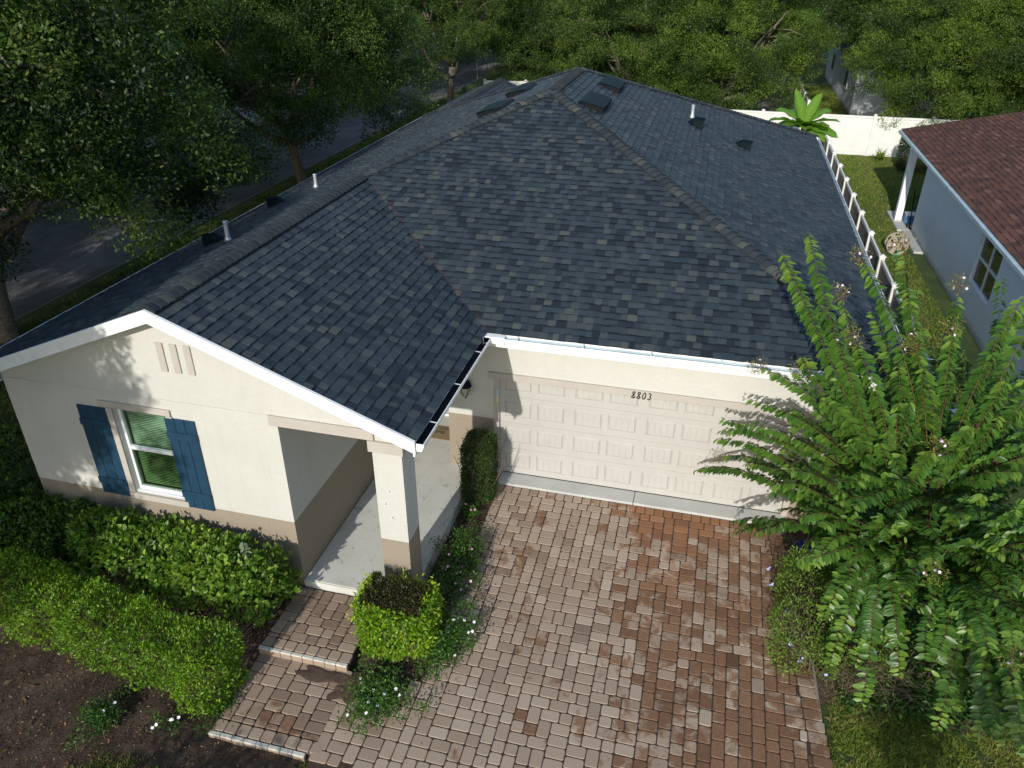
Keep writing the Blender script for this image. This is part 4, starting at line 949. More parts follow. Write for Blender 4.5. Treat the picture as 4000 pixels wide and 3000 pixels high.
def twigs(mb,center,hx,hy,z0,z1,n,seed,axis=(1,0)):
    r=random.Random(seed)
    for i in range(n):
        u,v=r.uniform(-hx,hx)*.85,r.uniform(-hy,hy)*.8; x=center[0]+u*axis[0]-v*axis[1]; y=center[1]+u*axis[1]+v*axis[0]
        p=[(x,y,z0-.05)]; dx,dy=r.uniform(-.12,.12),r.uniform(-.12,.12)
        for k in (1,2,3): p.append((x+dx*k,y+dy*k,z0+(z1-z0)*k/3*r.uniform(.8,.95)))
        mb.tube(p,[.010,.008,.006,.003],5,False)
def shrub(name,label,cat,parts,leafmat,tw,base,detail=1,curl=.15,group=None):
    o=thing(name,base,label,cat,group); L=[leaves(*p[:3],p[3],p[4],p[5],curl,detail) for p in parts]; V,F,T=merge(L)
    mesh('foliage',V,F,leafmat,o,attrs=dict(tint=T))
    if tw: m_=MB(); tw(m_); m_.build('stems',MT['drytwig'],o)
    return o
# large-leaved hedge under the window
def thin_a(P,r): return r.random(len(P))<np.clip(1.0-.9*(vnoise(P,5.5,81)>.42)-.35*(P[:,2]<.45),.08,1)
def thin_b(P,r): return r.random(len(P))<np.clip(1.05-.6*(vnoise(P,7.,82)>.5),.25,1)
shrub('leafy_hedge','broad-leaved hedge clipped flat under the shuttered window','hedge',
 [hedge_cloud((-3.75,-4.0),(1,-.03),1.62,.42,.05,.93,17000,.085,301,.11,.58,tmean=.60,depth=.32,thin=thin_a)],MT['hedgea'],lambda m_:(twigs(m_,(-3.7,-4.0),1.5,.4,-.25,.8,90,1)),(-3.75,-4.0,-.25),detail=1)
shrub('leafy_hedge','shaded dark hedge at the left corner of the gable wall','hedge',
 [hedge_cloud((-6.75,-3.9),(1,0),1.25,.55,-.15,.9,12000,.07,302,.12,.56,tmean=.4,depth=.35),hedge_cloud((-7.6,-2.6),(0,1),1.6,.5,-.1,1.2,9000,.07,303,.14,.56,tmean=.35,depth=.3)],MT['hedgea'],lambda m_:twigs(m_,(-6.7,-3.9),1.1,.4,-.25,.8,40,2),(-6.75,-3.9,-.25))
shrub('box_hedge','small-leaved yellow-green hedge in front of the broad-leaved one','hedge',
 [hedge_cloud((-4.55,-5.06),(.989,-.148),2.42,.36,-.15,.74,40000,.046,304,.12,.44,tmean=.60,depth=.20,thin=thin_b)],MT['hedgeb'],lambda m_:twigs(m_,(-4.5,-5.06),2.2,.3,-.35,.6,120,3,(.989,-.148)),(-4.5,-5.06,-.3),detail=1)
shrub('silvery_weed','pale silvery sprout growing out of the broad-leaved hedge','plant',
 [(np.array([[-2.62,-3.95,.95]])+rng.normal(size=(26,3))*np.array([.07,.07,.05]),rng.normal(size=(26,3))*.8+np.array([0,0,.5]),rng.normal(size=(26,3))+np.array([0,0,1.]),np.full(26,.10),.45,rng.uniform(0,1,26))],MT['silver'],lambda m_:m_.tube([(-2.62,-3.95,.4),(-2.62,-3.95,.97)],.006,5),(-2.62,-3.95,.3),detail=2)
# square bush by the pillar: bright sides, browned top
pp=hedge_cloud((-.36,-3.98),(1,.04),.50,.37,-.12,.76,15000,.058,305,.085,.5,tmean=.74,depth=.2)
top=(pp[0][:,2]>.62)&(np.abs(pp[0][:,0]+.36)<.40)&(np.abs(pp[0][:,1]+3.98)<.30)
pk=[tuple(x[~top] if isinstance(x,np.ndarray) else x for x in pp)]
sbush=shrub('square_bush','square clipped bush with browned top beside the porch pillar','shrub',pk,MT['hedgeb'],lambda m_:twigs(m_,(-.36,-3.98),.42,.3,-.25,.68,60,5),(-.36,-3.98,-.25))
n_=5200; r_=np.random.default_rng(9); P=np.stack([r_.uniform(-.82,.09,n_),r_.uniform(-4.30,-3.66,n_),r_.uniform(.60,.80,n_)],1); 
V,F,T=leaves(P,r_.normal(size=(n_,3))+np.array([0,0,.8]),r_.normal(size=(n_,3)),.034*r_.uniform(.7,1.3,n_),.5,np.clip(r_.normal(.5,.35,n_),0,1),.3,1); mesh('browned_top',V,F,MT['singed'],sbush,attrs=dict(tint=T))
shrub('column_bush','dark upright clipped bush between porch slab and garage door','shrub',
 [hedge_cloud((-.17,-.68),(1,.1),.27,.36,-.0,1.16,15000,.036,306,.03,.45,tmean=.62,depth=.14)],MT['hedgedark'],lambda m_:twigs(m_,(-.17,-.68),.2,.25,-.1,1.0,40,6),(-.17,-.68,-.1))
# plumbago and dry twigs right of the driveway
def thin_pl(P,r): return r.random(len(P))<np.clip(.75+.6*vnoise(P,2.5,77),.1,1)
shrub('plumbago_shrub','loose light green shrub with pale blue flowers leaning over the driveway edge','shrub',
 [hedge_cloud((5.13,-2.35),(.12,.99),.95,.42,-.15,.50,11000,.040,307,.12,.42,tmean=.62,depth=.25,thin=thin_pl),hedge_cloud((5.75,-2.5),(0,1),.7,.45,-.15,.38,6000,.040,308,.12,.42,tmean=.5,depth=.25,thin=thin_pl)],MT['plumbago'],lambda m_:twigs(m_,(5.3,-2.4),.4,.9,-.2,.4,150,7),(5.2,-2.35,-.22))
def flower(mb,c,nrm,r,k=5):
    c=Vector(c); nrm=Vector(nrm).normalized(); u=nrm.orthogonal().normalized(); v=nrm.cross(u); a0=random.uniform(0,6)
    for j in range(k):
        a=a0+2*PI*j/k; d=u*math.cos(a)+v*math.sin(a); s=nrm.cross(d); mb.q(c,c+d*r*.6+s*r*.38+nrm*.002,c+d*r+nrm*.004,c+d*r*.6-s*r*.38+nrm*.002)
pb=bpy.data.objects['plumbago_shrub']
for (x,y,z) in ((4.60,-1.75,.33),(4.62,-2.05,.30),(4.83,-2.45,.22),(4.86,-3.0,.15),(5.3,-3.35,.12),(5.9,-2.95,.25),(4.98,-3.2,.1)):
    m_=MB()
    for k in range(5): flower(m_,(x+random.uniform(-.03,.03),y+random.uniform(-.03,.03),z+random.uniform(-.02,.03)),(random.uniform(-.6,.3),random.uniform(-1,0),1),.017)
    m_.build('flower',MT['petalb'],pb)
dt=thing('dry_shrub',(6.05,-3.0,-.22),'bare dry twiggy shrub behind the lawn edge under the myrtle','shrub')
m_=MB(); rr=random.Random(12)
for cx,cy,nn in ((6.0,-3.0,230),(5.0,-1.15,110),(5.35,-3.2,50)):
    for i in range(nn):
        x,y=cx+rr.gauss(0,.22),cy+rr.gauss(0,.2); a=rr.uniform(0,6.3); l_=rr.uniform(.2,.5); z=rr.uniform(-.2,-.05)
        m_.tube([(x,y,z),(x+math.cos(a)*l_*.5,y+math.sin(a)*l_*.5,z+rr.uniform(.08,.22)),(x+math.cos(a)*l_,y+math.sin(a)*l_,z+rr.uniform(.0,.3))],[.0032,.0025,.0015],4,False)
m_.build('twigs',MT['drytwig'],dt)
pt=thing('navy_pot',(5.22,-.95,-.17),'navy glazed planter pot half hidden behind dry twigs by the driveway','pot')
m_=MB(); m_.lathe((5.22,-.95,-.17),[(.11,0),(.16,.06),(.19,.2),(.19,.3),(.205,.31),(.205,.34),(.175,.34),(.17,.28)],24); m_.build('pot_body',MT['navy'],pt,True)
m_=MB(); m_.lathe((5.22,-.95,.08),[(.168,0),(.168,.02)],18); m_.build('pot_soil',MT['soil'],pt)

# vinca flower beds
def vinca(name,label,cx,cy,rx,ry,zt,n,nf,pet,seed,tm=.5):
    r=np.random.default_rng(seed); o=thing(name,(cx,cy,float(gz(cx,cy))),label,'flowers')
    ns=int(60*rx*ry/.06); C=np.stack([cx+rx*r.normal(size=ns)*.55,cy+ry*r.normal(size=ns)*.55,np.zeros(ns)],1); C[:,2]=dz(C[:,1])+zt*r.uniform(.35,1,ns)
    ci=r.integers(0,ns,n); P=C[ci]+r.normal(size=(n,3))*np.array([.06,.06,.045]); D=unit(r.normal(size=(n,3))*np.array([1,1,.35])+np.array([0,0,.25])); N=unit(r.normal(size=(n,3))*.4+np.array([0,0,1.]))
    V,F,T=leaves(P,D,N,.042*r.uniform(.6,1.3,n),.5,np.clip(r.normal(tm,.22,n),0,1),.15,1); mesh('foliage',V,F,MT['vinca'],o,attrs=dict(tint=T))
    m_=MB()
    for c in C[:ns//2]: m_.tube([(c[0]+r.normal()*.05,c[1]+r.normal()*.05,dz(c[1])-.05),tuple(c)],.004,4,False)
    m_.build('stems',MT['drytwig'],o)
    for i in range(nf):
        m_=MB(); c=C[r.integers(0,ns)]+np.array([r.normal()*.05,r.normal()*.05,.06]); flower(m_,c,(r.normal()*.35,-.5+r.normal()*.3,1),.024); m_.build('flower',MT[pet],o)
vinca('vinca_flowers','pink-eyed vinca clump between porch slab and driveway',.05,-2.55,.30,.62,.34,5200,20,'petalp',401)
vinca('vinca_flowers','white vinca clump on the driveway side of the square bush',.30,-3.95,.22,.50,.30,4200,14,'petalw',402,.55)
vinca('vinca_flowers','white vinca clump spilling onto the path before the square bush',-.32,-4.98,.30,.32,.22,3800,18,'petalw',403,.6)
vinca('vinca_flowers','small vinca at the foot of the column bush',-.20,-1.22,.10,.12,.16,500,4,'petalp',404)
vinca('weed_patch','scrubby green weed in the soil bed before the box hedge',-3.62,-6.05,.14,.24,.20,1400,2,'petalw',405,.35)
vinca('weed_patch','tiny weed with white blooms near the path corner',-2.75,-5.95,.22,.05,.08,160,5,'petalw',406,.5)
vinca('weed_patch','low weed at the left corner of the lower path',-2.22,-5.55,.07,.22,.10,600,0,'petalw',407,.5)

r_=np.random.default_rng(88); n_=26000; x_=r_.uniform(5.5,9.2,n_); y_=r_.uniform(-3.7,-.1,n_); P=np.stack([x_,y_,np.zeros(n_)],1); hgt=.14+.16*vnoise(P,2.4,90)
kp=(hgt>.0)&(r_.random(n_)<np.clip((y_+3.7)*3+.1*vnoise(P,4,91),0,1)); P,hgt,n_=P[kp],hgt[kp],kp.sum(); P[:,2]=gz(P[:,0],P[:,1])+.03+hgt*1.3*r_.uniform(.2,1,n_)
V,F,T=leaves(P,unit(r_.normal(size=(n_,3))*np.array([1,1,.3])),np.array([0,0,1.])+r_.normal(size=(n_,3))*.45,.062*r_.uniform(.6,1.4,n_),.5,np.clip(r_.normal(.45,.22,n_),0,1),.15,1)
tag(mesh('ground_cover',V,F,MT['vinca'],attrs=dict(tint=T)),'low leafy ground cover in the shade under the myrtle','ground cover',kind='stuff')
# ------------------------------------------------------------------ crape myrtle
MYB=Vector((6.1,-2.1,-.2))
def bez(p0,c,p1,n): return [p0.lerp(c,t).lerp(c.lerp(p1,t),t) for t in [i/(n-1) for i in range(n)]]
def myrtle():
    o=thing('crape_myrtle',MYB,'crape myrtle with long arching leafy branches at the right corner of the garage','tree')
    tr_=MB(); L=[]; st_=MB(); bud=[]; fl=MB(); r=np.random.default_rng(501); rr=random.Random(501)
    hub=[Vector((5.75,-2.25,1.35)),Vector((6.2,-1.75,1.6)),Vector((6.45,-2.35,1.45)),Vector((5.95,-2.05,1.9)),Vector((6.3,-2.0,2.2))]
    for h in hub:
        b0=MYB+Vector((rr.uniform(-.1,.1),rr.uniform(-.1,.1),-.1)); tr_.tube([b0,b0.lerp(h,.5)+Vector((0,0,.1)),h],[.06,.045,.032],8)
    def branch(p0,p1,arch=.35,lsz=.150,den=1.55,tb=0.,budend=False,stem=.0075,droop=.20):
        p0,p1=Vector(p0),Vector(p1); c=p0.lerp(p1,.5)+Vector((rr.uniform(-.22,.22),rr.uniform(-.22,.22),arch)); Ln=(p1-p0).length; n=max(8,int(Ln/.05)); pts=bez(p0,c,p1,n)
        st_.tube(pts,[stem*(1-.8*i/n) for i in range(n)],5,False)
        nl=int(Ln*1.08/.021*den*r.uniform(.8,1.1)); T_=np.sort(r.uniform(.04,1,nl)); pa=np.array([list(p) for p in pts]); idx=T_*(n-1); i0=np.minimum(idx.astype(int),n-2); f=(idx-i0)[:,None]
        P=pa[i0]*(1-f)+pa[i0+1]*f; tg=unit(pa[i0+1]-pa[i0]); side=np.where(np.arange(nl)%2==0,1.,-1.)[:,None]
        upv=np.array([0,0,1.]); lat=unit(np.cross(tg,upv)+1e-6); upn=unit(np.cross(lat,tg))
        if abs((p1-p0).normalized().z)>.72:   # upright shoots carry their leaves all round
            hv=np.array([rr.uniform(-.5,.5),-1.,0]); lat2=unit(np.cross(tg,hv)); D=lat2*side*.8+tg*.1-upv*.55; N=tg*.35+upv*.45+hv*.35+lat2*side*.3
        else:
            D=lat*side*.9+tg*.30-upn*droop*(.5+r.random((nl,1))); N=upn*.9+lat*side*.35+tg*.1
        D=D+r.normal(size=(nl,3))*.13; N=N+r.normal(size=(nl,3))*.14; gone=r.random(nl)<.04
        sz=np.where(gone,.02,1)*lsz*r.uniform(.62,1.05,nl)*np.clip(1.35-.75*T_**9,.6,1); tt=np.clip(.42+tb+.45*(T_>.9)*(r.random(nl)>.3)+r.normal(size=nl)*.13,0,1)
        L.append(leaves(P,D,N,sz,.45,tt,.18,2))
        if budend: panicle(p1,(p1-pts[-3]).normalized())
    def panicle(p,d,nn=150,pink=True,rad=.15):
        base=len(bud); q=np.array(p)+np.array(d)*.05
        P=q+unit(r.normal(size=(nn,3)))*(r.uniform(.1,1,nn)**.5*rad)[:,None]+np.array(d)*.06
        D=r.normal(size=(nn,3))*.6+(P-q)/rad; bud.append(leaves(P,D,r.normal(size=(nn,3)),.032*r.uniform(.6,1.4,nn),.32,np.clip(r.normal(.5,.3,nn),0,1),.1,1)); V_,F_,T_=bud[-1]; po=mesh('seed_cluster',V_,F_,MT['bud'],o,attrs=dict(tint=T_))
        for k in range(14): e=P[r.integers(0,nn)]; st_.tube([tuple(q-np.array(d)*.06),tuple(e)],.0018,4,False)
        if pink:
            fl=MB()
            for k in range(r.integers(2,7)): flower(fl,tuple(P[r.integers(0,nn)]+r.normal(size=3)*.01),tuple(r.normal(size=3)+np.array([-.2,-.5,.8])),.020,6)
            fl.build('blossoms',MT['petall'],po)
    for h in hub: pass
    # branches whose tips are read from the photograph: (tip, arch, start hub, panicle)
    B=[((4.0,-1.5,5.06),.25,3,0),((4.26,-1.5,5.33),.3,3,0),((5.07,-.8,4.80),.45,4,1),((5.7,0.0,4.75),.3,4,1),((6.73,-1.5,4.8),.3,4,0),((7.1,-1.2,5.3),.4,4,1),((6.35,-.5,4.41),.3,4,1),
       ((4.63,-1.0,3.27),.6,3,1),((4.09,-.9,3.18),.55,3,1),((3.89,-.8,2.61),.55,3,0),((3.76,-1.27,2.45),.55,3,0),((3.61,-.8,1.84),.7,0,0),((3.78,-.25,1.17),.75,0,1),((3.37,-.65,1.11),.8,0,0),((4.09,-1.25,.58),.75,0,0),((4.75,-.5,.5),.6,0,0),
       ((5.5,-3.6,.62),.9,0,0),((6.26,-3.6,1.33),.75,2,0),((6.15,-4.0,1.05),.8,2,0),((5.87,-3.0,1.48),.6,0,0),((6.41,-4.4,2.0),.5,2,0),((6.79,-4.5,1.5),.7,2,0),((5.0,-1.8,4.1),.35,3,1),((4.45,-1.6,3.75),.4,3,0),
       ((4.2,-.6,1.5),.7,0,0),((4.0,-1.0,2.2),.5,3,0),((4.3,-1.5,2.9),.5,3,0),((4.7,-2.0,3.4),.4,3,0),((4.5,-2.2,2.4),.55,0,0),((4.35,-1.9,1.9),.6,0,0),((4.7,-2.5,1.9),.6,0,0),((4.9,-3.0,1.6),.6,0,0),((5.1,-3.3,1.2),.7,0,0),((4.75,-2.6,1.25),.6,0,0),
       ((5.2,-2.7,2.7),.4,3,0),((5.6,-3.1,2.4),.45,0,0),((6.0,-3.5,2.3),.45,2,1),((6.6,-3.4,2.6),.4,2,0),((7.0,-3.6,2.2),.5,2,0),((7.4,-3.4,1.7),.6,2,0),((7.6,-2.9,2.4),.5,2,1),((7.9,-2.3,2.7),.5,2,0),((7.7,-1.6,3.2),.5,4,1),((7.5,-.8,3.6),.5,4,0),((7.2,-.2,3.9),.4,4,1),
       ((6.7,.3,3.6),.4,4,0),((6.2,.2,3.4),.4,4,0),((5.5,.1,3.3),.4,1,0),((5.0,-.3,3.0),.5,1,0),((4.7,-.5,2.2),.6,1,0),((5.3,-.3,2.1),.5,1,0),((5.9,.2,2.3),.5,1,0),((6.6,.4,2.4),.5,1,0),((7.3,.2,2.6),.5,1,0),((7.9,-.4,2.2),.5,2,0),((8.1,-1.4,2.0),.6,2,0),((8.0,-2.4,1.5),.6,2,0),
       ((7.5,-3.9,.9),.7,2,0),((7.0,-4.3,.9),.8,2,0),((6.5,-3.6,.7),.7,2,0),((5.9,-3.3,.7),.7,0,0),((5.2,-2.9,.6),.7,0,0),((6.0,-2.4,3.1),.2,3,1),((5.6,-2.0,3.5),.2,3,0),((6.4,-2.2,3.4),.2,4,0),((5.8,-1.4,3.9),.3,4,1),((6.2,-1.2,4.1),.2,4,1),((6.7,-1.9,3.9),.2,4,0),((5.4,-1.1,3.7),.3,4,0),((5.1,-1.5,3.0),.35,3,0),((5.6,-1.0,4.6),.2,4,0),
       ((4.0,-1.2,.66),.5,0,0),((4.05,-1.3,.50),.65,0,0),((3.45,-.7,1.2),.6,0,0),((4.3,-1.7,.9),.6,0,0),((3.7,-.9,2.1),.5,3,0),((4.1,-.9,1.55),.5,0,0),((5.6,-3.95,.35),.9,0,0),((6.3,-4.3,.6),.8,2,0),((6.6,-4.6,.9),.8,2,0),((5.25,-3.5,.45),.8,0,0),
       ((7.2,-4.6,.6),.9,2,0),((7.6,-4.4,1.2),.8,2,0),((8.0,-4.0,.9),.8,2,0),((8.3,-3.4,1.2),.7,2,0),((6.9,-4.7,1.1),.8,2,0),((7.35,-4.6,1.9),.6,2,0),((8.4,-2.8,1.9),.6,2,0),((7.9,-3.7,2.3),.5,2,0),((8.6,-3.2,.8),.8,2,0),((7.0,-4.0,.6),.8,2,0),((7.7,-3.3,.6),.7,2,0),((6.75,-4.15,1.9),.5,2,1),((7.1,-3.6,1.4),.5,2,0),
       ((7.6,-1.2,4.4),.35,4,1),((8.2,-1.6,3.4),.4,4,0),((7.9,-.6,3.6),.4,4,1),((6.9,-3.0,2.2),.4,2,0),((6.5,-2.9,2.9),.3,2,0),((7.5,-2.0,3.0),.4,4,0),((4.9,-.9,4.3),.3,3,1),((5.4,-.5,4.0),.3,4,0),((4.55,-1.2,4.4),.25,3,0),((5.9,-3.9,.9),.8,0,0),((5.3,-3.4,.9),.7,0,0),
       ((7.2,-2.3,3.3),.3,4,1),((7.0,-2.9,3.0),.4,2,0),((6.9,-.9,4.1),.3,4,0),((7.6,-2.6,3.2),.4,2,1),((7.3,-3.2,2.8),.4,2,0)]
    for tip,arch,h,bd in B:
        tip=Vector(tip); s=hub[h]; 
        if tip.z>3.6: arch*=.5
        branch(s.lerp(tip,.12),tip,arch,tb=.12 if tip.z>1.6 else .04,budend=bool(bd))
        if tip.x>4.2 and tip.z<4.0: t2=s.lerp(tip,rr.uniform(.66,.86))+Vector((rr.uniform(-.3,.3),rr.uniform(-.3,.3),rr.uniform(-.25,.2))); branch(s.lerp(t2,.1),t2,arch*.8,tb=.05)
        # two side shoots
        for k in range(1 if (tip.x<4.5 or tip.z>4.3) else 2):
            t=rr.uniform(.2,.6); c=s.lerp(tip,.5)+Vector((0,0,arch)); m0=s.lerp(c,t).lerp(c.lerp(tip,t),t); d=(tip-s); e=m0+d*.30*rr.uniform(.7,1.2)+Vector((rr.uniform(-.38,.38),rr.uniform(-.38,.38),rr.uniform(-.28,.22)))
            branch(m0,e,.08,lsz=.118,den=1.2,stem=.004)
    # inner fill
    for k in range(80):
        a=rr.uniform(0,2*PI); ro=rr.uniform(.7,1.5); h=rr.choice(hub); e=Vector((6.1+math.cos(a)*ro,-2.1+math.sin(a)*ro,rr.uniform(.5,2.9))); branch(h,e,.25,lsz=.125,den=1.0,tb=-.10)
    V,F,T=merge(L); tr_.build('trunk',MT['wood'],o,True); st_.build('stems',MT['twig'],o,True)
    mesh('foliage',V,F,MT['myrtle'],o,smooth=False,attrs=dict(tint=T))
myrtle()

# banana plant behind the roof corner
def banana():
    o=thing('banana_plant',(6.45,23.2,-.12),'banana plant with broad green leaves beyond the right roof corner','plant'); r=random.Random(61); B=Vector((6.45,23.2,-.12))
    t=MB(); t.tube([B,B+Vector((.05,0,.9)),B+Vector((.0,0,2.05))],[.13,.11,.07],12); t.build('stem',MT['banana'],o,True)
    V=[];F=[];T=[]
    top=B+Vector((0,0,2.05))
    for an,el,L,W in ((2.3,1.2,2.0,.42),(.8,1.15,1.9,.40),(.2,.85,1.7,.5),(-.3,.55,1.8,.52),(2.9,.75,1.8,.55),(3.5,.5,2.0,.52),(4.0,.35,1.6,.5),(-.9,.45,1.7,.5),(-1.6,.6,1.3,.5),(4.7,.3,1.3,.45),(1.6,.5,1.6,.5),(-.5,.1,1.7,.5),(5.4,-.1,1.4,.45),(3.2,.1,1.8,.5)):
        d=Vector((math.cos(an),math.sin(an),0)); n=9; base=len(V); tt=r.uniform(.3,.8); sd=Vector((-d.y,d.x,0)); tw=r.uniform(-.5,.5)
        for i in range(n):
            t_=i/(n-1); reach=L*.80*t_; z=math.sin(el)*reach-(.42 if el<1 else .12)*reach*reach*.5; c=top+d*(math.cos(el)*reach+(.15*t_*t_))+Vector((0,0,z)); w_=W*.72*(math.sin(PI*min(1,t_*1.02)**.8)**.55 if 0<t_<1 else 0.02)*(0.15 if t_<.12 else 1)
            u=(sd+Vector((0,0,tw*.6))).normalized()
            wav=.03*math.sin(i*2.1+an)
            V+= [c+u*w_+Vector((0,0,wav+.25*w_)),c,c-u*w_+Vector((0,0,-wav+.25*w_))]; T+=[tt,min(1,tt+.5),tt]
        for i in range(n-1):
            j=base+i*3; F+=[(j,j+1,j+4,j+3),(j+1,j+2,j+5,j+4)]
    mesh('leaves',np.array([list(v) for v in V]),F,MT['banana'],o,True,dict(tint=T))
banana()
# sago-like tuft and round bush by the back fence, sapling by the street
def tuft(x,y,z,n,L,label,seed,mat='grass',name='grassy_tuft'):
    r=np.random.default_rng(seed); o=thing(name,(x,y,z),label,'plant'); P=np.tile(np.array([[x,y,z]]),(n,1))+r.normal(size=(n,3))*.02; D=r.normal(size=(n,3))*np.array([.6,.6,.2])+np.array([0,0,.8])
    V,F,T=leaves(P,D,r.normal(size=(n,3)),L*r.uniform(.6,1.1,n),.07,np.clip(r.normal(.6,.2,n),0,.9),.35,1); mesh('blades',V,F,MT[mat],o,attrs=dict(tint=T))
tuft(10.35,27.2,-.12,40,.6,'strappy tuft at the foot of the white back fence',71)
shrub('round_bush','dark round bush beside the far porch pillar of the neighbouring house','shrub',[hedge_cloud((11.6,25.6),(1,0),.8,.7,-.1,1.15,9000,.07,309,.08,.5,tmean=.5)],MT['hedgedark'],lambda m_:twigs(m_,(11.6,25.6),.6,.5,-.1,1,20,8),(11.6,25.6,-.1))
sp=thing('sapling',(-12.0,39.2,-.12),'thin sapling on the verge beyond the curb oak','tree'); m_=MB(); m_.tube([(-12,39.2,-.2),(-12.02,39.2,1.5),(-12,39.2,3.2)],[.03,.025,.012],6); m_.build('trunk',MT['wood'],sp,True)
r_=np.random.default_rng(72); n_=1500; P=np.array([-12,39.2,3.0])+r_.normal(size=(n_,3))*np.array([.45,.45,.5]); V,F,T=leaves(P,r_.normal(size=(n_,3)),r_.normal(size=(n_,3)),.09,.5,np.clip(r_.normal(.7,.2,n_),0,.95),.1,0); mesh('crown',V,F,MT['oak'],sp,attrs=dict(tint=T))

# ------------------------------------------------------------------ hose reel, hand truck
hr=thing('hose_reel',(8.95,14.4,-.12),'tan and brown hose reel on the grass beside the pale house','hose reel')
c=Vector((8.95,14.4,.22))
m_=MB()
for sy in (-.16,.16):
    for a in np.linspace(0,2*PI,25)[:-1]:
        m_.obox(c+Vector((math.cos(a)*.29,sy,math.sin(a)*.29)),Vector((-math.sin(a)*.042,0,math.cos(a)*.042)),(0,.012,0),Vector((math.cos(a)*.022,0,math.sin(a)*.022)))
    for a in np.linspace(0,2*PI,7)[:-1]:
        m_.obox(c+Vector((math.cos(a)*.17,sy,math.sin(a)*.17)),Vector((math.cos(a)*.12,0,math.sin(a)*.12)),(0,.010,0),Vector((-math.sin(a)*.062,0,math.cos(a)*.062)))
    m_.tube([c+Vector((0,sy-.012,0)),c+Vector((0,sy+.012,0))],.07,12)
m_.build('reel_flange',MT['tan'],hr)
m_=MB(); m_.tube([c+Vector((0,-.15,0)),c+Vector((0,.15,0))],.13,14); m_.build('reel_drum',MT['rubber'],hr)
m_=MB()
for sy in (-.2,.2):
    m_.tube([c+Vector((-.34,sy,-.36)),c+Vector((-.1,sy,.1)),c+Vector((.1,sy,.1)),c+Vector((.34,sy,-.36))],.022,8)
m_.tube([c+Vector((-.34,-.2,-.35)),c+Vector((-.34,.2,-.35))],.02,8); m_.tube([c+Vector((.34,-.2,-.35)),c+Vector((.34,.2,-.35))],.02,8); m_.build('reel_stand',MT['wood'],hr,True)
m_=MB(); m_.tube([c+Vector((.1,-.1,-.12)),c+Vector((.0,-.34,-.2)),c+Vector((-.15,-.5,-.32)),c+Vector((-.05,-.75,-.33)),c+Vector((.25,-.8,-.33))],.014,8); m_.build('hose',MT['hose'],hr,True)
ht=thing('hand_truck',(9.98,17.25,-.05),'black hand truck leaning in the covered patio of the pale house','hand truck')
m_=MB()
for dx in (-.16,.16): m_.tube([(9.98+dx,17.0,-.03),(9.98+dx,17.3,.75),(9.98+dx,17.5,1.15)],.018,8)
for t in (.25,.6,.95): m_.tube([(9.82,17.0+t*.35,t),(10.14,17.0+t*.35,t)],.014,6)
m_.box(9.80,16.85,-.045,10.16,17.02,-.03); m_.build('frame',MT['black'],ht)
for dx in (-.22,.22):
    m_=MB(); m_.tube([(9.98+dx-.02,17.05,.06),(9.98+dx+.02,17.05,.06)],.10,16); m_.build('wheel',MT['rubber'],ht)
cb=thing('cooler_box',(9.9,17.5,-.05),'light blue plastic box with pale lid on the covered patio','box'); m_=MB(); m_.box(9.75,17.4,-.048,10.05,17.75,.26,.02); m_.build('box_body',MT['bluebox'],cb); m_=MB(); m_.box(9.74,17.39,.261,10.06,17.76,.32,.015); m_.build('lid',MT['white'],cb)

# ------------------------------------------------------------------ grass and litter
def grass_patch(name,label,xs,ys,n,L,seed,mask=None,zf=None,tm=.5,wd=.10):
    r=np.random.default_rng(seed); x=r.uniform(*xs,n); y=r.uniform(*ys,n)
    if mask is not None: k=mask(x,y,r); x,y=x[k],y[k]
    n=len(x); z=(zf(x,y) if zf else gz(x,y)); P=np.stack([x,y,z],1); D=unit(r.normal(size=(n,3))*np.array([.8,.8,.2])+np.array([0,0,.9])); N=unit(r.normal(size=(n,3)))
    pat=vnoise(P,1.6,seed); t=np.clip(tm+.18*pat+r.normal(size=n)*.18,0,.86); br=(vnoise(P,3.5,seed+2)>.25)&(r.random(n)<.5); t[br]=r.uniform(.9,1,br.sum())
    V,F,T=leaves(P,D,N,L*r.uniform(.6,1.4,n),wd,t,.4,0); return tag(mesh(name,V,F,MT['grass'],attrs=dict(tint=T)),label,'grass',kind='stuff')
def lawnmask(x,y,r):
    bed=(y>-3.35-.25*np.sin(x*3))&(x<8); bare=vnoise(np.stack([x,y,x*0],1),2.2,44)+.6*vnoise(np.stack([x,y,x*0],1),5,46)
    return (~bed)&(r.random(len(x))<np.clip(1.0-.9*(bare>.55),.12,1))&(x>5.36)
grass_patch('lawn_grass','patchy green lawn grass right of the paved driveway',(5.3,9.5),(-6.6,-2.6),120000,.06,601,lawnmask,tm=.74)
grass_patch('yard_grass','sunlit lawn grass between the vinyl fence and the pale house',(7.35,12.8),(5.0,27.9),110000,.075,602,lambda x,y,r:(x<9.4)|(y>19.05),tm=.70,wd=.16)
grass_patch('verge_grass','grass strip between the left eave and the curb',(-13.55,-10),(-2,34),60000,.10,603,None,tm=.5,wd=.14)
grass_patch('far_grass','grass beyond the back fence beside the far pale wall',(7.4,10.2),(28.4,48),20000,.12,604,None,tm=.45,wd=.2)
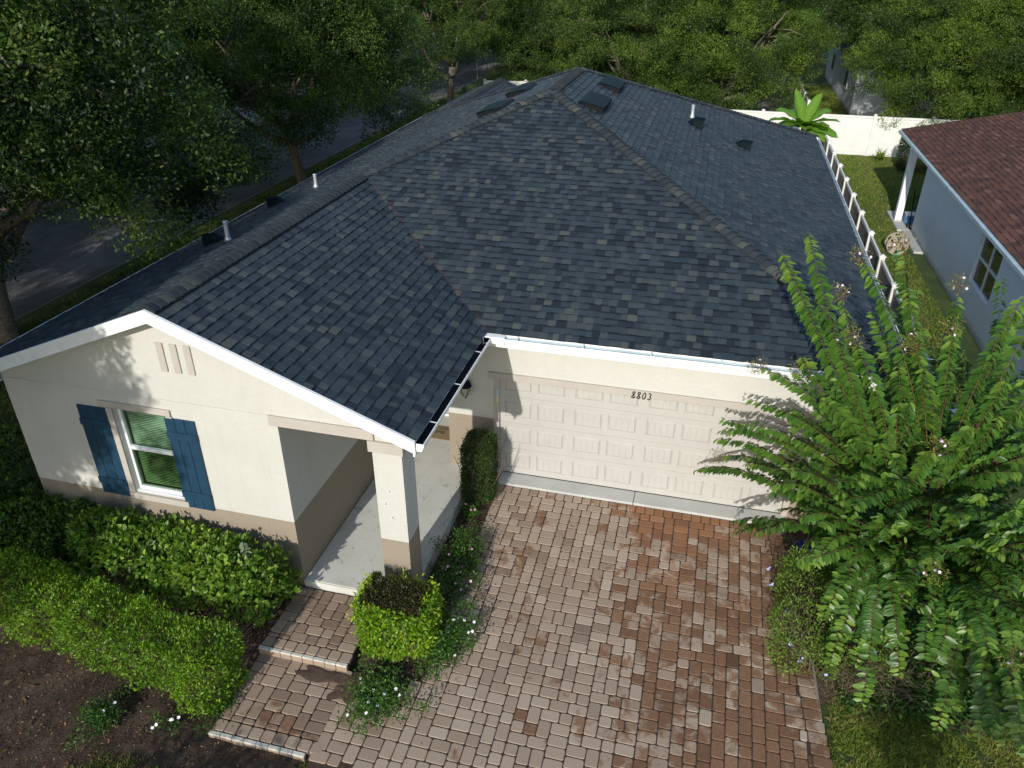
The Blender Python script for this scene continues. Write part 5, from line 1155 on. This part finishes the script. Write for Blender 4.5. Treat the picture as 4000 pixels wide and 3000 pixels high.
grass_patch('bed_grass','grass tufts at the bottom edge of the soil bed',(-3.6,-2.4),(-6.9,-6.4),2600,.09,605,lambda x,y,r:vnoise(np.stack([x,y,x*0],1),4,9)>.0,tm=.55)
grass_patch('edge_grass','short grass below the lower path step',(-.95,-.05),(-6.35,-5.92),3000,.06,606,None,tm=.55)
def litter(name,label,xs,ys,n,sz,seed,mat='litter',zf=None):
    r=np.random.default_rng(seed); x=r.uniform(*xs,n);y=r.uniform(*ys,n); z=(zf(x,y) if zf else gz(x,y))+.055; P=np.stack([x,y,z],1)
    V,F,T=leaves(P,r.normal(size=(n,3))*np.array([1,1,.15]),np.array([0,0,1.])+r.normal(size=(n,3))*.35,sz*r.uniform(.5,1.4,n),.35,r.uniform(0,1,n),.2,1)
    return tag(mesh(name,V,F,MT[mat],attrs=dict(tint=T)),label,'leaf litter',kind='stuff')
litter('leaf_litter','fallen brown leaves and chips scattered on the soil bed',(-6,-.9),(-7.2,-5.2),900,.042,701)
litter('leaf_litter','a few larger fallen leaves on the soil bed',(-5.5,-2.2),(-6.9,-5.6),34,.11,702)
litter('leaf_litter','dry leaves and mulch chips in the planting bed beside the driveway',(-.44,.1),(-4.9,-.4),700,.04,703,zf=lambda x,y:gz(x,y)+.06)
litter('leaf_litter','dry leaves on the bare soil under the myrtle',(5.2,7),(-3.8,-2.4),160,.05,704)
litter('mulch_chips','dark bark chips over the soil bed',(-6,-.9),(-7.2,-5.0),15000,.026,705,mat='singed')
litter('twig_litter','pale chips and straw over the soil bed',(-6,-.9),(-7.2,-5.0),2500,.03,706)
litter('gutter_leaves','leaf litter along the street curb',(-14.5,-13.95),(0,30),900,.06,707,zf=lambda x,y:x*0-.38)
litter('fallen_leaves','a few small dry leaves and bits scattered over the driveway',(.1,5.0),(-6.4,-.5),170,.026,708,zf=lambda x,y:dz(y)-.045)
litter('porch_debris','dark debris scattered along the porch slab edge',(-2.0,-.45),(-3.3,.6),150,.022,709,mat='singed',zf=lambda x,y:x*0+.002)
